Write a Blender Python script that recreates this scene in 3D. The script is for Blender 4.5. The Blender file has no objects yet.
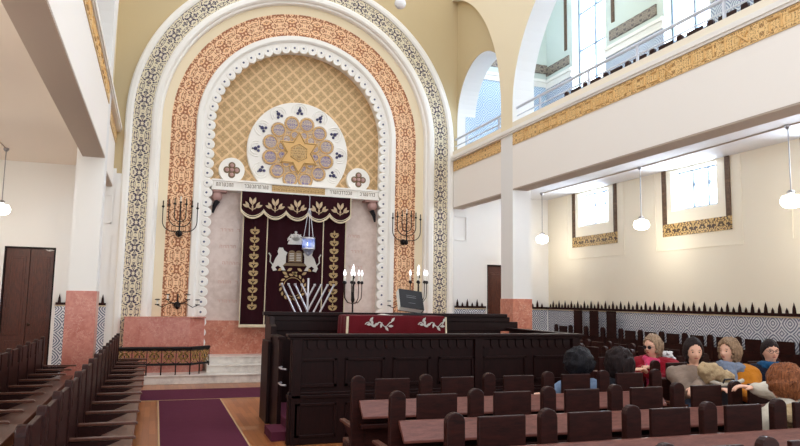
import bpy, bmesh, math, random
from mathutils import Vector, Matrix, noise
random.seed(7)
PI = math.pi
S = bpy.context.scene
COL = S.collection

# ------------------------------------------------------------------ materials
def lin(c):
    o = []
    for v in c:
        v = v / 255.0
        o.append(v / 12.92 if v <= .04045 else ((v + .055) / 1.055) ** 2.4)
    return (o[0], o[1], o[2], 1.0)

class NT:
    def __init__(s, name):
        s.m = bpy.data.materials.new(name); s.m.use_nodes = True
        s.t = s.m.node_tree; s.n = s.t.nodes; s.l = s.t.links
        s.b = s.n['Principled BSDF']
        s.b.inputs['Specular IOR Level'].default_value = .35
    def node(s, typ, **kw):
        n = s.n.new(typ)
        for k, v in kw.items(): setattr(n, k, v)
        return n
    def put(s, sock, v):
        if hasattr(v, 'links') or isinstance(v, bpy.types.NodeSocket): s.l.new(v, sock)
        else: sock.default_value = v
    def math(s, op, a, b=0.0, c=0.0, clamp=False):
        n = s.node('ShaderNodeMath', operation=op); n.use_clamp = clamp
        s.put(n.inputs[0], a)
        if len(n.inputs) > 1: s.put(n.inputs[1], b)
        if len(n.inputs) > 2: s.put(n.inputs[2], c)
        return n.outputs[0]
    def comb(s, x, y, z=0.0):
        n = s.node('ShaderNodeCombineXYZ')
        for i, v in enumerate((x, y, z)): s.put(n.inputs[i], v)
        return n.outputs[0]
    def sep(s, v):
        n = s.node('ShaderNodeSeparateXYZ'); s.l.new(v, n.inputs[0]); return n.outputs
    def mix(s, f, a, b):
        n = s.node('ShaderNodeMix', data_type='RGBA')
        s.put(n.inputs[0], f); s.put(n.inputs[6], a); s.put(n.inputs[7], b)
        return n.outputs[2]
    def noise(s, vec, scale, detail=3.0, rough=.5):
        n = s.node('ShaderNodeTexNoise'); n.inputs['Scale'].default_value = scale
        n.inputs['Detail'].default_value = detail; n.inputs['Roughness'].default_value = rough
        s.l.new(vec, n.inputs['Vector']); return n.outputs['Fac']
    def ramp(s, f, stops, const=False):
        n = s.node('ShaderNodeValToRGB'); cr = n.color_ramp
        if const: cr.interpolation = 'CONSTANT'
        while len(cr.elements) < len(stops): cr.elements.new(.5)
        for e, (p, c) in zip(cr.elements, stops): e.position = p; e.color = c
        s.l.new(f, n.inputs[0]); return n.outputs[0]
    def objc(s): return s.node('ShaderNodeTexCoord').outputs['Object']
    def uvc(s): return s.node('ShaderNodeTexCoord').outputs['UV']
    def scale(s, v, sc):
        n = s.node('ShaderNodeMapping'); n.inputs['Scale'].default_value = sc
        s.l.new(v, n.inputs['Vector']); return n.outputs[0]
    def bump(s, h, strength=.3, dist=.01):
        n = s.node('ShaderNodeBump'); n.inputs['Strength'].default_value = strength
        n.inputs['Distance'].default_value = dist
        s.l.new(h, n.inputs['Height']); s.l.new(n.outputs[0], s.b.inputs['Normal'])
    def fin(s, col, rough=.5, metal=0.0, coat=0.0):
        s.put(s.b.inputs['Base Color'], col); s.put(s.b.inputs['Roughness'], rough)
        s.b.inputs['Metallic'].default_value = metal
        s.b.inputs['Coat Weight'].default_value = coat
        if coat in (.04, .03): s.b.inputs['Specular IOR Level'].default_value = .16
        return s.m

def paint(name, c, var=.03, rough=.75):
    t = NT(name); o = t.objc(); f = t.noise(o, .7, 4)
    a = lin(c); b = tuple(x * (1 - var) for x in a[:3]) + (1,)
    d = t.noise(o, 60, 2)
    t.bump(d, .06, .004)
    return t.fin(t.mix(f, b, a), rough)

def plain(name, c, rough=.5, metal=0.0, var=.12, sc=12, coat=0.0):
    t = NT(name); f = t.noise(t.objc(), sc, 3)
    a = lin(c); b = tuple(x * (1 - var) for x in a[:3]) + (1,)
    return t.fin(t.mix(f, b, a), rough, metal, coat)

def wood(name, dark, light, stretch=(1, 1, 1), rough=.38, sc=9, coat=.15):
    t = NT(name); v = t.scale(t.objc(), stretch)
    f = t.noise(v, sc, 6, .6); g = t.noise(v, sc * 4, 3)
    h = t.math('ADD', t.math('MULTIPLY', f, .75), t.math('MULTIPLY', g, .25))
    t.bump(h, .12, .003)
    return t.fin(t.ramp(h, [(.3, lin(dark)), (.7, lin(light))]), rough, 0, coat)

def marble(name, base, vein, sc=2.2, rough=.3, spots=None):
    t = NT(name); o = t.objc()
    n1 = t.noise(o, sc, 8, .65); n2 = t.noise(o, sc * 7, 5, .6)
    f = t.math('ADD', t.math('MULTIPLY', n1, .6), t.math('MULTIPLY', n2, .4))
    col = t.ramp(f, [(.38, lin(vein)), (.56, lin(base))])
    if spots:
        w = t.math('ABSOLUTE', t.math('SUBTRACT', t.noise(o, sc * 2.5, 6, .6), .5))
        m = t.math('LESS_THAN', w, .008)
        col = t.mix(t.math('MULTIPLY', m, .45), col, lin(spots))
    return t.fin(col, rough, 0, .2)

def axes(t, mode):
    if mode == 'uv':
        s = t.sep(t.uvc()); return s[0], s[1]
    s = t.sep(t.objc())
    return {'xz': (s[0], s[2]), 'yz': (s[1], s[2]), 'xy': (s[0], s[1])}[mode]

def ornament(name, mode, bg, cols, period=.5, sc=14, line=.02, vine=None, half=.18, rough=.4, metal=0.0, mirror=True, voff=0.0, relief=.3, gap=.06, edge=None, nsc=None, wid=.05, leafthr=.60):
    """Symmetric arabesque: folded coordinates, curling tendrils from noise contours, leaves and small fills."""
    t = NT(name); u, v = axes(t, mode)
    v = t.math('SUBTRACT', v, voff) if voff else v
    U = t.math('PINGPONG', u, period / 2)
    V = t.math('ABSOLUTE', v) if mirror else v
    vec = t.comb(U, V, 0.37)
    nsc = nsc or sc * .55
    n1 = t.noise(vec, nsc, 1.0, .4)
    curl = t.math('LESS_THAN', t.math('ABSOLUTE', t.math('SUBTRACT', t.math('FRACT', t.math('MULTIPLY', n1, 5.0)), .5)), wid * 3)
    n2 = t.noise(t.comb(t.math('ADD', U, 7.3), V, 1.7), nsc * 1.5, 1.5, .5)
    leaf = t.math('GREATER_THAN', n2, leafthr)
    vo = t.node('ShaderNodeTexVoronoi', feature='F1'); vo.inputs['Scale'].default_value = sc * .8
    t.l.new(vec, vo.inputs['Vector'])
    hs = t.sep(vo.outputs['Color'])[0]
    dot = t.math('LESS_THAN', vo.outputs['Distance'], .3)
    n = len(cols)
    ids = t.ramp(hs, [(i / n, lin(c)) for i, c in enumerate(cols)], True)
    col = t.mix(dot, lin(bg), ids)
    col = t.mix(curl, col, lin(vine or cols[1]))
    col = t.mix(leaf, col, lin(cols[1]))
    h = t.math('MAXIMUM', curl, leaf)
    if edge:
        m = t.math('GREATER_THAN', t.math('ABSOLUTE', v), half * .9)
        col = t.mix(m, col, lin(edge))
    t.bump(h, relief, .01)
    return t.fin(col, rough, metal)

def diaper(name, cell=.23):
    t = NT(name); x, z = axes(t, 'xz')
    a = t.math('DIVIDE', t.math('ADD', x, z), cell * 1.414 / 1.0 / 1.414 * 1.414)
    b = t.math('DIVIDE', t.math('SUBTRACT', x, z), cell * 1.414)
    fa = t.math('ABSOLUTE', t.math('SUBTRACT', t.math('FRACT', a), .5))
    fb = t.math('ABSOLUTE', t.math('SUBTRACT', t.math('FRACT', b), .5))
    mx = t.math('MAXIMUM', fa, fb)
    ln = t.math('GREATER_THAN', mx, .40)
    r = t.math('SQRT', t.math('ADD', t.math('MULTIPLY', fa, fa), t.math('MULTIPLY', fb, fb)))
    pet = t.math('MULTIPLY', fa, fb)
    motif = t.math('LESS_THAN', t.math('SUBTRACT', r, t.math('MULTIPLY', pet, 5.0)), .17)
    hole = t.math('LESS_THAN', r, .07)
    ring = t.math('LESS_THAN', t.math('ABSOLUTE', t.math('SUBTRACT', mx, .3)), .025)
    col = t.mix(motif, lin((206, 174, 128)), lin((184, 152, 108)))
    col = t.mix(ring, col, lin((198, 164, 118)))
    col = t.mix(hole, col, lin((214, 178, 128)))
    col = t.mix(ln, col, lin((224, 190, 144)))
    h = t.math('SUBTRACT', t.math('ADD', ln, t.math('MULTIPLY', ring, .4)), t.math('MULTIPLY', motif, .5))
    t.bump(h, .5, .02)
    return t.fin(col, .5)

def azulejo(name, mode, c=.3, bg=(222, 222, 224), ink=(104, 110, 128)):
    t = NT(name); x, z = axes(t, mode)
    fx = t.math('ABSOLUTE', t.math('SUBTRACT', t.math('FRACT', t.math('DIVIDE', x, c)), .5))
    fz = t.math('ABSOLUTE', t.math('SUBTRACT', t.math('FRACT', t.math('DIVIDE', z, c)), .5))
    man = t.math('ADD', fx, fz)
    eu = t.math('SQRT', t.math('ADD', t.math('MULTIPLY', fx, fx), t.math('MULTIPLY', fz, fz)))
    d = t.math('ADD', t.math('MULTIPLY', man, .55), t.math('MULTIPLY', eu, .5))
    inv = t.math('SUBTRACT', 1.03, t.math('ADD', t.math('MULTIPLY', t.math('SUBTRACT', 1.0, man), .0), d))
    dd = t.math('MINIMUM', d, t.math('SUBTRACT', .9, d))
    w = t.math('FRACT', t.math('MULTIPLY', dd, 6.2))
    band = t.math('GREATER_THAN', w, .5)
    grout = t.math('LESS_THAN', t.math('MINIMUM', t.math('FRACT', t.math('DIVIDE', x, c / 2)), t.math('FRACT', t.math('DIVIDE', z, c / 2))), .03)
    col = t.mix(band, lin(bg), lin(ink))
    col = t.mix(t.math('MULTIPLY', grout, .5), col, lin((170, 172, 178)))
    return t.fin(col, .22, 0, .3)

def emit(name, c, st):
    t = NT(name); t.fin(lin(c), .4)
    t.b.inputs['Emission Color'].default_value = lin(c); t.b.inputs['Emission Strength'].default_value = st
    return t.m

def glass_mat(name, tint, alpha=.75):
    m = bpy.data.materials.new(name); m.use_nodes = True; n = m.node_tree.nodes; l = m.node_tree.links
    n.clear(); o = n.new('ShaderNodeOutputMaterial'); mx = n.new('ShaderNodeMixShader')
    a = n.new('ShaderNodeBsdfTransparent'); b = n.new('ShaderNodeBsdfTranslucent')
    tc = n.new('ShaderNodeTexCoord'); nz = n.new('ShaderNodeTexNoise'); nz.inputs['Scale'].default_value = 8
    l.new(tc.outputs['Object'], nz.inputs['Vector'])
    cr = n.new('ShaderNodeValToRGB'); cr.color_ramp.elements[0].color = lin(tint); cr.color_ramp.elements[1].color = (1, 1, 1, 1)
    cr.color_ramp.elements[0].position = .3; cr.color_ramp.elements[1].position = .6
    l.new(nz.outputs['Fac'], cr.inputs[0]); l.new(cr.outputs[0], a.inputs[0]); l.new(cr.outputs[0], b.inputs[0])
    mx.inputs[0].default_value = 1 - alpha
    l.new(a.outputs[0], mx.inputs[1]); l.new(b.outputs[0], mx.inputs[2]); l.new(mx.outputs[0], o.inputs[0])
    return m

def floor_mat():
    t = NT('parquet'); x, y = axes(t, 'xy')
    br = t.node('ShaderNodeTexBrick'); br.inputs['Scale'].default_value = 1.0
    br.inputs['Brick Width'].default_value = .9; br.inputs['Row Height'].default_value = .075
    br.inputs['Mortar Size'].default_value = .0012; br.offset = .37
    br.inputs['Color1'].default_value = lin((186, 118, 66)); br.inputs['Color2'].default_value = lin((148, 86, 46))
    br.inputs['Mortar'].default_value = lin((84, 46, 26))
    t.l.new(t.comb(y, x), br.inputs['Vector'])
    f = t.noise(t.scale(t.objc(), (14, 1.2, 1)), 3, 5)
    col = t.mix(t.math('MULTIPLY', f, .5), br.outputs['Color'], lin((120, 66, 36)))
    return t.fin(col, .32, 0, .25)

def hair_mat(name, dark, light):
    t = NT(name); v = t.scale(t.objc(), (30, 30, 3)); f = t.noise(v, 3, 5, .7)
    t.bump(f, .8, .01)
    t.b.inputs['Specular IOR Level'].default_value = .2
    return t.fin(t.ramp(f, [(.32, lin(dark)), (.68, lin(light))]), .6)

def fabric(name, c, var=.3, sc=60, rough=.9, rib=.5):
    t = NT(name); o = t.objc(); f = t.noise(o, sc, 3); g = t.noise(o, 6, 3)
    a = lin(c); b = tuple(x * (1 - var) for x in a[:3]) + (1,)
    t.bump(t.math('ADD', f, g), rib, .01)
    t.b.inputs['Sheen Weight'].default_value = .05; t.b.inputs['Specular IOR Level'].default_value = .15
    return t.fin(t.mix(g, b, a), rough)

M = {}
M['wall'] = paint('wall_warm_cast_paint', (244, 236, 216))  # white wall with the warm lamplight cast put into its colour
M['wallcool'] = paint('wall_cool_cast_paint', (236, 234, 230))  # white wall with the cool daylight cast put into its colour
M['tan'] = paint('tan_wall_paint', (200, 180, 140), .06)
M['cream'] = paint('cream_paint', (236, 220, 188))
M['arcade'] = paint('arcade_paint', (238, 224, 192))
M['railwhite'] = plain('white_painted_metal', (214, 218, 228), .4, .2)
M['mint'] = paint('gallery_paint', (208, 216, 208))
M['ceil'] = paint('aisle_ceiling_paint', (232, 220, 206))
M['ceilr'] = paint('aisle_ceiling_white_paint', (226, 226, 228))
M['soffit'] = paint('beam_soffit_shade_paint', (186, 170, 154))  # white beam paint with the shade of its underside put into the colour
M['stucco'] = paint('white_stucco', (240, 236, 228), .02, .5)
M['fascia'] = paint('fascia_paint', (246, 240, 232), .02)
M['pink'] = marble('pink_marble', (206, 136, 112), (178, 104, 84), 2.4, .28, (236, 206, 182))
M['pinkred'] = marble('rose_marble', (200, 132, 116), (180, 104, 90), 2.4, .28, (222, 178, 160))
M['step'] = marble('white_marble', (228, 220, 210), (196, 186, 178), 1.6, .3)
M['panelmarble'] = marble('pale_marble', (226, 208, 198), (206, 184, 172), 1.2, .35)
M['floor'] = floor_mat()
M['carpet'] = fabric('purple_carpet', (92, 42, 60), .15, 120, 1.0, .2)
M['carpet'].node_tree.nodes['Principled BSDF'].inputs['Sheen Weight'].default_value = 0
M['carpet'].node_tree.nodes['Principled BSDF'].inputs['Specular IOR Level'].default_value = .1
M['galleryroof'] = paint('added_roof_paint', (226, 230, 226))
M['bench'] = wood('dark_bench_wood', (23, 7, 6), (52, 20, 15), (1, 6, 6), .45, 9, .04)
M['ledge'] = wood('worn_ledge_wood', (82, 44, 38), (122, 72, 62), (1, 6, 6), .4)
M['seat'] = wood('bench_seat_wood', (58, 30, 22), (104, 60, 44), (1, 6, 6), .35)
M['bima'] = wood('very_dark_wood', (17, 5, 5), (36, 13, 12), (6, 6, 1), .45, 9, .03)
M['door'] = wood('door_wood', (52, 22, 14), (100, 50, 32), (7, 7, 1), .38)
M['iron'] = plain('black_iron', (38, 34, 34), .45, .7)
M['bronze'] = plain('dark_bronze', (66, 54, 44), .4, .8)
M['steel'] = plain('brushed_steel', (168, 168, 172), .3, .9)
M['silver'] = plain('silver_metal', (206, 206, 214), .28, .75)
M['gold'] = plain('gold_leaf', (224, 180, 116), .42, .08, .15)
M['goldpaint'] = plain('gold_paint', (170, 134, 72), .5, .1, .3)
M['candle'] = plain('ivory_candle', (240, 236, 224), .5)
M['bulb'] = emit('lit_bulb', (246, 246, 255), 1.3)
M['globe'] = emit('opal_glass', (255, 246, 232), 7.0)
M['opal'] = plain('opal_unlit_glass', (236, 236, 236), .25)
M['velvet'] = fabric('burgundy_velvet', (44, 6, 16), .3, 80, .85, .4)
M['velvetred'] = fabric('crimson_velvet', (98, 10, 22), .35, 80, .8, .5)
M['braid'] = plain('cream_braid', (222, 206, 176), .6)
M['embg'] = plain('gold_embroidery', (190, 160, 112), .5, .1, .35, 60)
M['embs'] = plain('silver_embroidery', (214, 210, 202), .5, .1, .3, 60)
M['embgs'] = plain('pale_gold_embroidery', (206, 180, 146), .5, .1, .3, 60)
M['dotgrey'] = plain('grey_glaze_dot', (96, 98, 122), .4)
M['parapet'] = paint('parapet_paint', (240, 230, 210))
M['page'] = plain('paper', (234, 230, 220), .7)
M['black'] = plain('black_cover', (26, 24, 30), .35)
M['letter'] = plain('dark_letter', (120, 98, 70), .6)
M['letterpink'] = plain('faint_rose_letter', (214, 170, 152), .6)
M['navy'] = plain('navy_glaze', (58, 54, 96), .35, 0, .3, 40)
M['rosegrey'] = plain('rose_grey_stone', (184, 146, 138), .5)
M['tileband'] = ornament('blue_gold_tile_band', 'uv', (222, 210, 180), [(216, 206, 184), (66, 54, 74), (214, 190, 136), (222, 212, 192), (120, 112, 164)], .5, 20, vine=(86, 72, 86), half=.17, rough=.35, relief=.1, wid=.045, leafthr=.585)
M['mosaic'] = ornament('terracotta_arabesque', 'uv', (238, 196, 154), [(238, 200, 160), (146, 88, 56), (232, 176, 122), (214, 152, 104)], .55, 20, vine=(160, 100, 64), half=.25, rough=.45, relief=.3, wid=.055, leafthr=.60)
M['frieze'] = ornament('gold_frieze_ground', 'yz', (240, 202, 140), [(244, 208, 150), (146, 108, 66), (222, 176, 108), (232, 190, 126)], .7, 30, vine=(178, 134, 80), half=.115, rough=.45, metal=.05, voff=4.715, relief=.5, wid=.04, leafthr=.64, edge=(222, 184, 124))
M['winfrieze'] = ornament('window_gold_frieze', 'yz', (206, 172, 112), [(206, 172, 108), (70, 50, 34), (190, 150, 90)], .42, 20, vine=(78, 56, 38), half=.11, rough=.45, metal=.05, voff=2.97, relief=.5, wid=.06, leafthr=.6)
M['winborder'] = ornament('window_side_band', 'yz', (104, 80, 60), [(120, 94, 72), (88, 66, 50), (136, 110, 84)], .1, 26, .006, None, .1, .5, 0, False, 0, .3, .06)
M['trefoil'] = ornament('trefoil_band', 'uv', (160, 146, 130), [(150, 136, 122), (92, 80, 76), (176, 158, 140)], .25, 30, vine=(104, 92, 86), half=.1, rough=.5, relief=.4, wid=.05, leafthr=.58)
M['cornicegold'] = ornament('cornice_gold', 'xz', (206, 172, 118), [(206, 176, 124), (150, 116, 72), (200, 166, 112)], .16, 40, .006, None, .1, .5, 0, True, 3.96, .4, .06)
M['lobeblue'] = ornament('blue_lobe_enamel', 'xz', (210, 190, 156), [(110, 106, 170), (84, 76, 144), (206, 190, 160), (130, 124, 180)], .08, 60, .004, None, .1, .4, 0, False, 0, .3, .06)
M['rosette'] = ornament('gold_lace_ground', 'xz', (214, 186, 142), [(196, 160, 110), (150, 124, 120), (214, 192, 150)], .08, 50, .004, None, .1, .45, 0, False, 0, .3, .06)
M['diaper'] = diaper('diaper_relief')
M['tile_yz'] = azulejo('grey_blue_tiles_side', 'yz', .3, (214, 216, 220), (118, 122, 140))
M['tile_xz'] = azulejo('grey_blue_tiles_front', 'xz')
M['tileblue_yz'] = azulejo('pale_blue_tiles_side', 'yz', .34, (206, 214, 224), (136, 146, 172))
M['tileblue_xz'] = azulejo('pale_blue_tiles_front', 'xz', .34, (206, 220, 228), (150, 174, 204))
M['glass'] = glass_mat('stained_glass', (210, 228, 250))
M['lead'] = plain('blue_grey_lead', (128, 142, 160), .5)
M['skin'] = plain('skin', (224, 172, 146), .5, 0, .08, 30)
M['lips'] = plain('lips', (168, 84, 78), .45)
M['eye'] = plain('eye', (52, 40, 36), .25)
M['glasses'] = plain('spectacle_rim', (40, 34, 40), .3)

# ------------------------------------------------------------------ mesh helpers
class MB:
    def __init__(s): s.v = []; s.f = []; s.mi = []; s.uv = {}; s.m = 0
    def add(s, vs, fs, uvs=None):
        b = len(s.v); s.v += [tuple(p) for p in vs]
        for k, f in enumerate(fs):
            if uvs: s.uv[len(s.f)] = uvs[k]
            s.f.append([b + i for i in f]); s.mi.append(s.m)
        return s
    def box(s, x0, x1, y0, y1, z0, z1):
        vs = [(x, y, z) for x in (x0, x1) for y in (y0, y1) for z in (z0, z1)]
        return s.add(vs, [(0, 1, 3, 2), (4, 6, 7, 5), (0, 4, 5, 1), (2, 3, 7, 6), (0, 2, 6, 4), (1, 5, 7, 3)])
    def prism(s, poly, ax, a0, a1):
        """poly: 2-D outline in the two axes other than ax; extruded from a0 to a1."""
        def P(p, a):
            return (a, p[0], p[1]) if ax == 'x' else (p[0], a, p[1]) if ax == 'y' else (p[0], p[1], a)
        n = len(poly)
        vs = [P(p, a0) for p in poly] + [P(p, a1) for p in poly]
        fs = [tuple(range(n)), tuple(range(2 * n - 1, n - 1, -1))] + [(i, i + n, (i + 1) % n + n, (i + 1) % n) for i in range(n)]
        return s.add(vs, fs)
    def tube(s, pts, r, n=8, closed=False, caps=True):
        pts = [Vector(p) for p in pts]; k = len(pts); rs = r if isinstance(r, (list, tuple)) else [r] * k
        vs = []; fs = []; up = None
        for i, p in enumerate(pts):
            a = pts[(i - 1) % k] if (closed or i > 0) else p
            b = pts[(i + 1) % k] if (closed or i < k - 1) else p
            d = (b - a).normalized() if (b - a).length > 1e-9 else Vector((0, 0, 1))
            if up is None: up = Vector((0, 0, 1)) if abs(d.z) < .9 else Vector((1, 0, 0))
            e = d.cross(up)
            if e.length < 1e-6: e = d.cross(Vector((0, 1, 0)))
            e.normalize(); up = e.cross(d).normalized()
            for j in range(n):
                t = 2 * PI * j / n; vs.append(p + (e * math.cos(t) + up * math.sin(t)) * rs[i])
        m = k if closed else k - 1
        for i in range(m):
            for j in range(n):
                a = i * n + j; b = i * n + (j + 1) % n; c = ((i + 1) % k) * n + (j + 1) % n; d = ((i + 1) % k) * n + j
                fs.append((a, b, c, d))
        if not closed and caps: fs += [tuple(range(n - 1, -1, -1)), tuple(range((k - 1) * n, k * n))]
        return s.add(vs, fs)
    def lathe(s, prof, c=(0, 0, 0), n=20, ax='z'):
        vs = []; fs = []; k = len(prof)
        for r, h in prof:
            for j in range(n):
                t = 2 * PI * j / n; a, b = r * math.cos(t), r * math.sin(t)
                vs.append((c[0] + a, c[1] + b, c[2] + h) if ax == 'z' else (c[0] + a, c[1] + h, c[2] + b) if ax == 'y' else (c[0] + h, c[1] + a, c[2] + b))
        for i in range(k - 1):
            for j in range(n): fs.append((i * n + j, i * n + (j + 1) % n, (i + 1) * n + (j + 1) % n, (i + 1) * n + j))
        fs += [tuple(range(n)), tuple(range(k * n - 1, (k - 1) * n - 1, -1))]
        return s.add(vs, fs)
    def ball(s, c, r, n=12, sc=(1, 1, 1)):
        prof = []
        vs = []; fs = []; h = n // 2 + 2
        for i in range(h + 1):
            p = -PI / 2 + PI * i / h
            p = max(min(p, PI / 2 - .02), -PI / 2 + .02)
            for j in range(n):
                t = 2 * PI * j / n
                vs.append((c[0] + r * sc[0] * math.cos(p) * math.cos(t), c[1] + r * sc[1] * math.cos(p) * math.sin(t), c[2] + r * sc[2] * math.sin(p)))
        for i in range(h):
            for j in range(n): fs.append((i * n + j, i * n + (j + 1) % n, (i + 1) * n + (j + 1) % n, (i + 1) * n + j))
        fs += [tuple(range(n - 1, -1, -1)), tuple(range(h * n, (h + 1) * n))]
        return s.add(vs, fs)
    def xf(s, mat, start=0):
        for i in range(start, len(s.v)): s.v[i] = tuple(mat @ Vector(s.v[i]))
        return s

def base_of(p):
    o = Vector((0, 0, 0))
    while p is not None: o += p.location; p = p.parent
    return o

def build(mb, name, mats, parent=None, smooth=False, bevel=0, **tags):
    if not isinstance(mats, (list, tuple)): mats = [mats]
    me = bpy.data.meshes.new(name)
    off = base_of(parent)
    me.from_pydata([(v[0] - off.x, v[1] - off.y, v[2] - off.z) for v in mb.v], [], mb.f)
    for m in mats: me.materials.append(M[m] if isinstance(m, str) else m)
    me.polygons.foreach_set('material_index', mb.mi)
    if mb.uv:
        ul = me.uv_layers.new(name='UVMap')
        for fi, uvs in mb.uv.items():
            for li, q in zip(me.polygons[fi].loop_indices, uvs): ul.data[li].uv = q
    bm = bmesh.new(); bm.from_mesh(me)
    bmesh.ops.recalc_face_normals(bm, faces=bm.faces)
    if smooth:
        for f in bm.faces: f.smooth = True
        for e in bm.edges:
            if len(e.link_faces) == 2 and e.calc_face_angle(0) > .7: e.smooth = False
    bm.to_mesh(me); bm.free()
    o = bpy.data.objects.new(name, me); COL.objects.link(o); o.parent = parent
    if bevel:
        b = o.modifiers.new('bevel', 'BEVEL'); b.width = bevel; b.segments = 2; b.limit_method = 'ANGLE'
    for k, v in tags.items(): o[k] = v
    return o

def thing(name, label, cat, loc=(0, 0, 0), group=None):
    o = bpy.data.objects.new(name, None); COL.objects.link(o); o.location = loc
    o['label'] = label; o['category'] = cat
    if group: o['group'] = group
    return o

def struct(name, mb, mat, **kw):
    o = build(mb, name, mat, None, **kw); o['kind'] = 'structure'; return o
def sroot(name, loc=(0, 0, 0)):
    o = bpy.data.objects.new(name, None); COL.objects.link(o); o.location = loc; o['kind'] = 'structure'; return o

def copy_tree(o, parent=None, **over):
    c = o.copy(); COL.objects.link(c)
    if parent is not None: c.parent = parent
    for ch in list(o.children): copy_tree(ch, c)
    for k, v in over.items(): c[k] = v
    return c

def holes_wall(u0, u1, z0, z1, holes):
    """rectangles left of a wall (u,z) once the holes are taken out."""
    us = sorted({u0, u1, *[h[0] for h in holes], *[h[1] for h in holes]})
    out = []
    for a, b in zip(us, us[1:]):
        zs = [z0]
        for h in sorted((h for h in holes if h[0] <= a and h[1] >= b), key=lambda h: h[2]): zs += [h[2], h[3]]
        zs.append(z1)
        for i in range(0, len(zs), 2):
            if zs[i + 1] > zs[i]: out.append((a, b, zs[i], zs[i + 1]))
    return out

# ------------------------------------------------------------------ key dimensions
FW = 14.3            # front wall plane
XL, XR = -.87, 6.3   # planes of the nave sides
XC, ZC = 2.79, 5.2   # centre of the great arch
OL, OR = -3.6, 8.9   # outer aisle walls
Y0 = 2.0             # near end of what is built
TOP = 9.8

# ------------------------------------------------------------------ camera
cd = bpy.data.cameras.new('camera'); cam = bpy.data.objects.new('camera', cd); COL.objects.link(cam)
F_ = 679.09; cd.sensor_fit = 'HORIZONTAL'; cd.sensor_width = 36; cd.lens = F_ / 800 * 36
fw = Vector((0.33194666, 0.93643365, 0.11359328)); rt = Vector((0.94178783, -0.33581513, 0.01624444)); up = Vector((-0.05335818, -0.10158848, 0.99339453))
R3 = Matrix((rt, up, -fw)).transposed()
cam.matrix_world = Matrix.Translation((0, 0, 1.6)) @ R3.to_4x4()
cd.clip_start = .05; S.camera = cam

# ------------------------------------------------------------------ shell
b = MB(); b.box(OL, OR, Y0 - 3, 15.0, -.15, 0); struct('floor', b, 'floor')

def arc(r, xc=XC, zc=ZC, a0=PI, a1=0, n=72):
    return [(xc + r * math.cos(a0 + (a1 - a0) * i / n), zc + r * math.sin(a0 + (a1 - a0) * i / n)) for i in range(n + 1)]

b = MB()
r = 3.5
b.prism([(XL, 0), (XL, 4.1), (XL - .3, 4.1), (XL - .3, TOP), (XR + .35, TOP), (XR + .35, 4.1), (XR + .03, 4.1), (XR + .03, 0), (XC + r, 0)] + arc(r, a0=0, a1=PI) + [(XC - r, 0)], 'y', FW, FW + .25)
struct('wall_front', b, 'tan')
b = MB(); b.box(XL - .3, XR + .35, 14.82, 15.0, 0, TOP); struct('wall_niche', b, 'cream')

# front walls of the aisles
b = MB()
for q in holes_wall(OL - .3, XL, 0, 4.1, [(-2.7, -1.84, 0, 2.49)]): b.box(q[0], q[1], FW, FW + .3, q[2], q[3])
struct('wall_front_left_aisle', b, 'wallcool')
b = MB()
for q in holes_wall(XR + .03, OR + .3, 0, 4.1, [(7.25, 8.2, 0, 2.47)]): b.box(q[0], q[1], FW, FW + .3, q[2], q[3])
struct('wall_front_right_aisle', b, 'wallcool')
b = MB(); b.box(XR + .36, OR + .3, FW, FW + .3, 4.1, TOP); struct('wall_front_right_gallery', b, 'mint')
b = MB(); b.box(OL - .3, XL - .31, FW, FW + .3, 4.1, TOP); struct('wall_front_left_gallery', b, 'wallcool')

# outer walls
WIN = [(11.95, 13.02), (8.97, 10.06), (6.0, 7.1)]
UWIN = [(11.92, 13.17), (8.95, 10.11), (5.95, 7.15)]
b = MB()
for q in holes_wall(Y0, FW + .3, 0, 4.1, [(a, c, 3.31, 4.06) for a, c in WIN]): b.box(OR, OR + .35, q[0], q[1], q[2], q[3])
struct('wall_right', b, 'wall')
b = MB()
for q in holes_wall(Y0, FW + .3, 4.1, TOP, [(a, c, 5.7, 9.4) for a, c in UWIN]): b.box(OR, OR + .35, q[0], q[1], q[2], q[3])
struct('wall_right_gallery', b, 'mint')
b = MB(); b.box(OL - .3, OL, Y0, FW + .3, 0, TOP); struct('wall_left', b, 'wallcool')

b = MB(); b.box(XR + .1, OR + .3, Y0, FW, TOP, TOP + .1); struct('ceiling_right_sky_blocker', b, 'galleryroof')  # unseen roofs, added to keep open sky light off the gallery walls
b = MB(); b.box(OL - .3, XL - .1, Y0, FW, TOP, TOP + .1); struct('ceiling_left_sky_blocker', b, 'galleryroof')
# aisle ceilings, gallery slabs and their beams
b = MB(); b.box(XR + .3, OR + .02, Y0, FW, 4.1, 4.2); struct('ceiling_right_aisle', b, 'ceilr')
b = MB(); b.box(OL - .02, XL - .3, Y0, FW, 4.1, 4.2); struct('ceiling_left_aisle', b, 'ceil')

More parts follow.
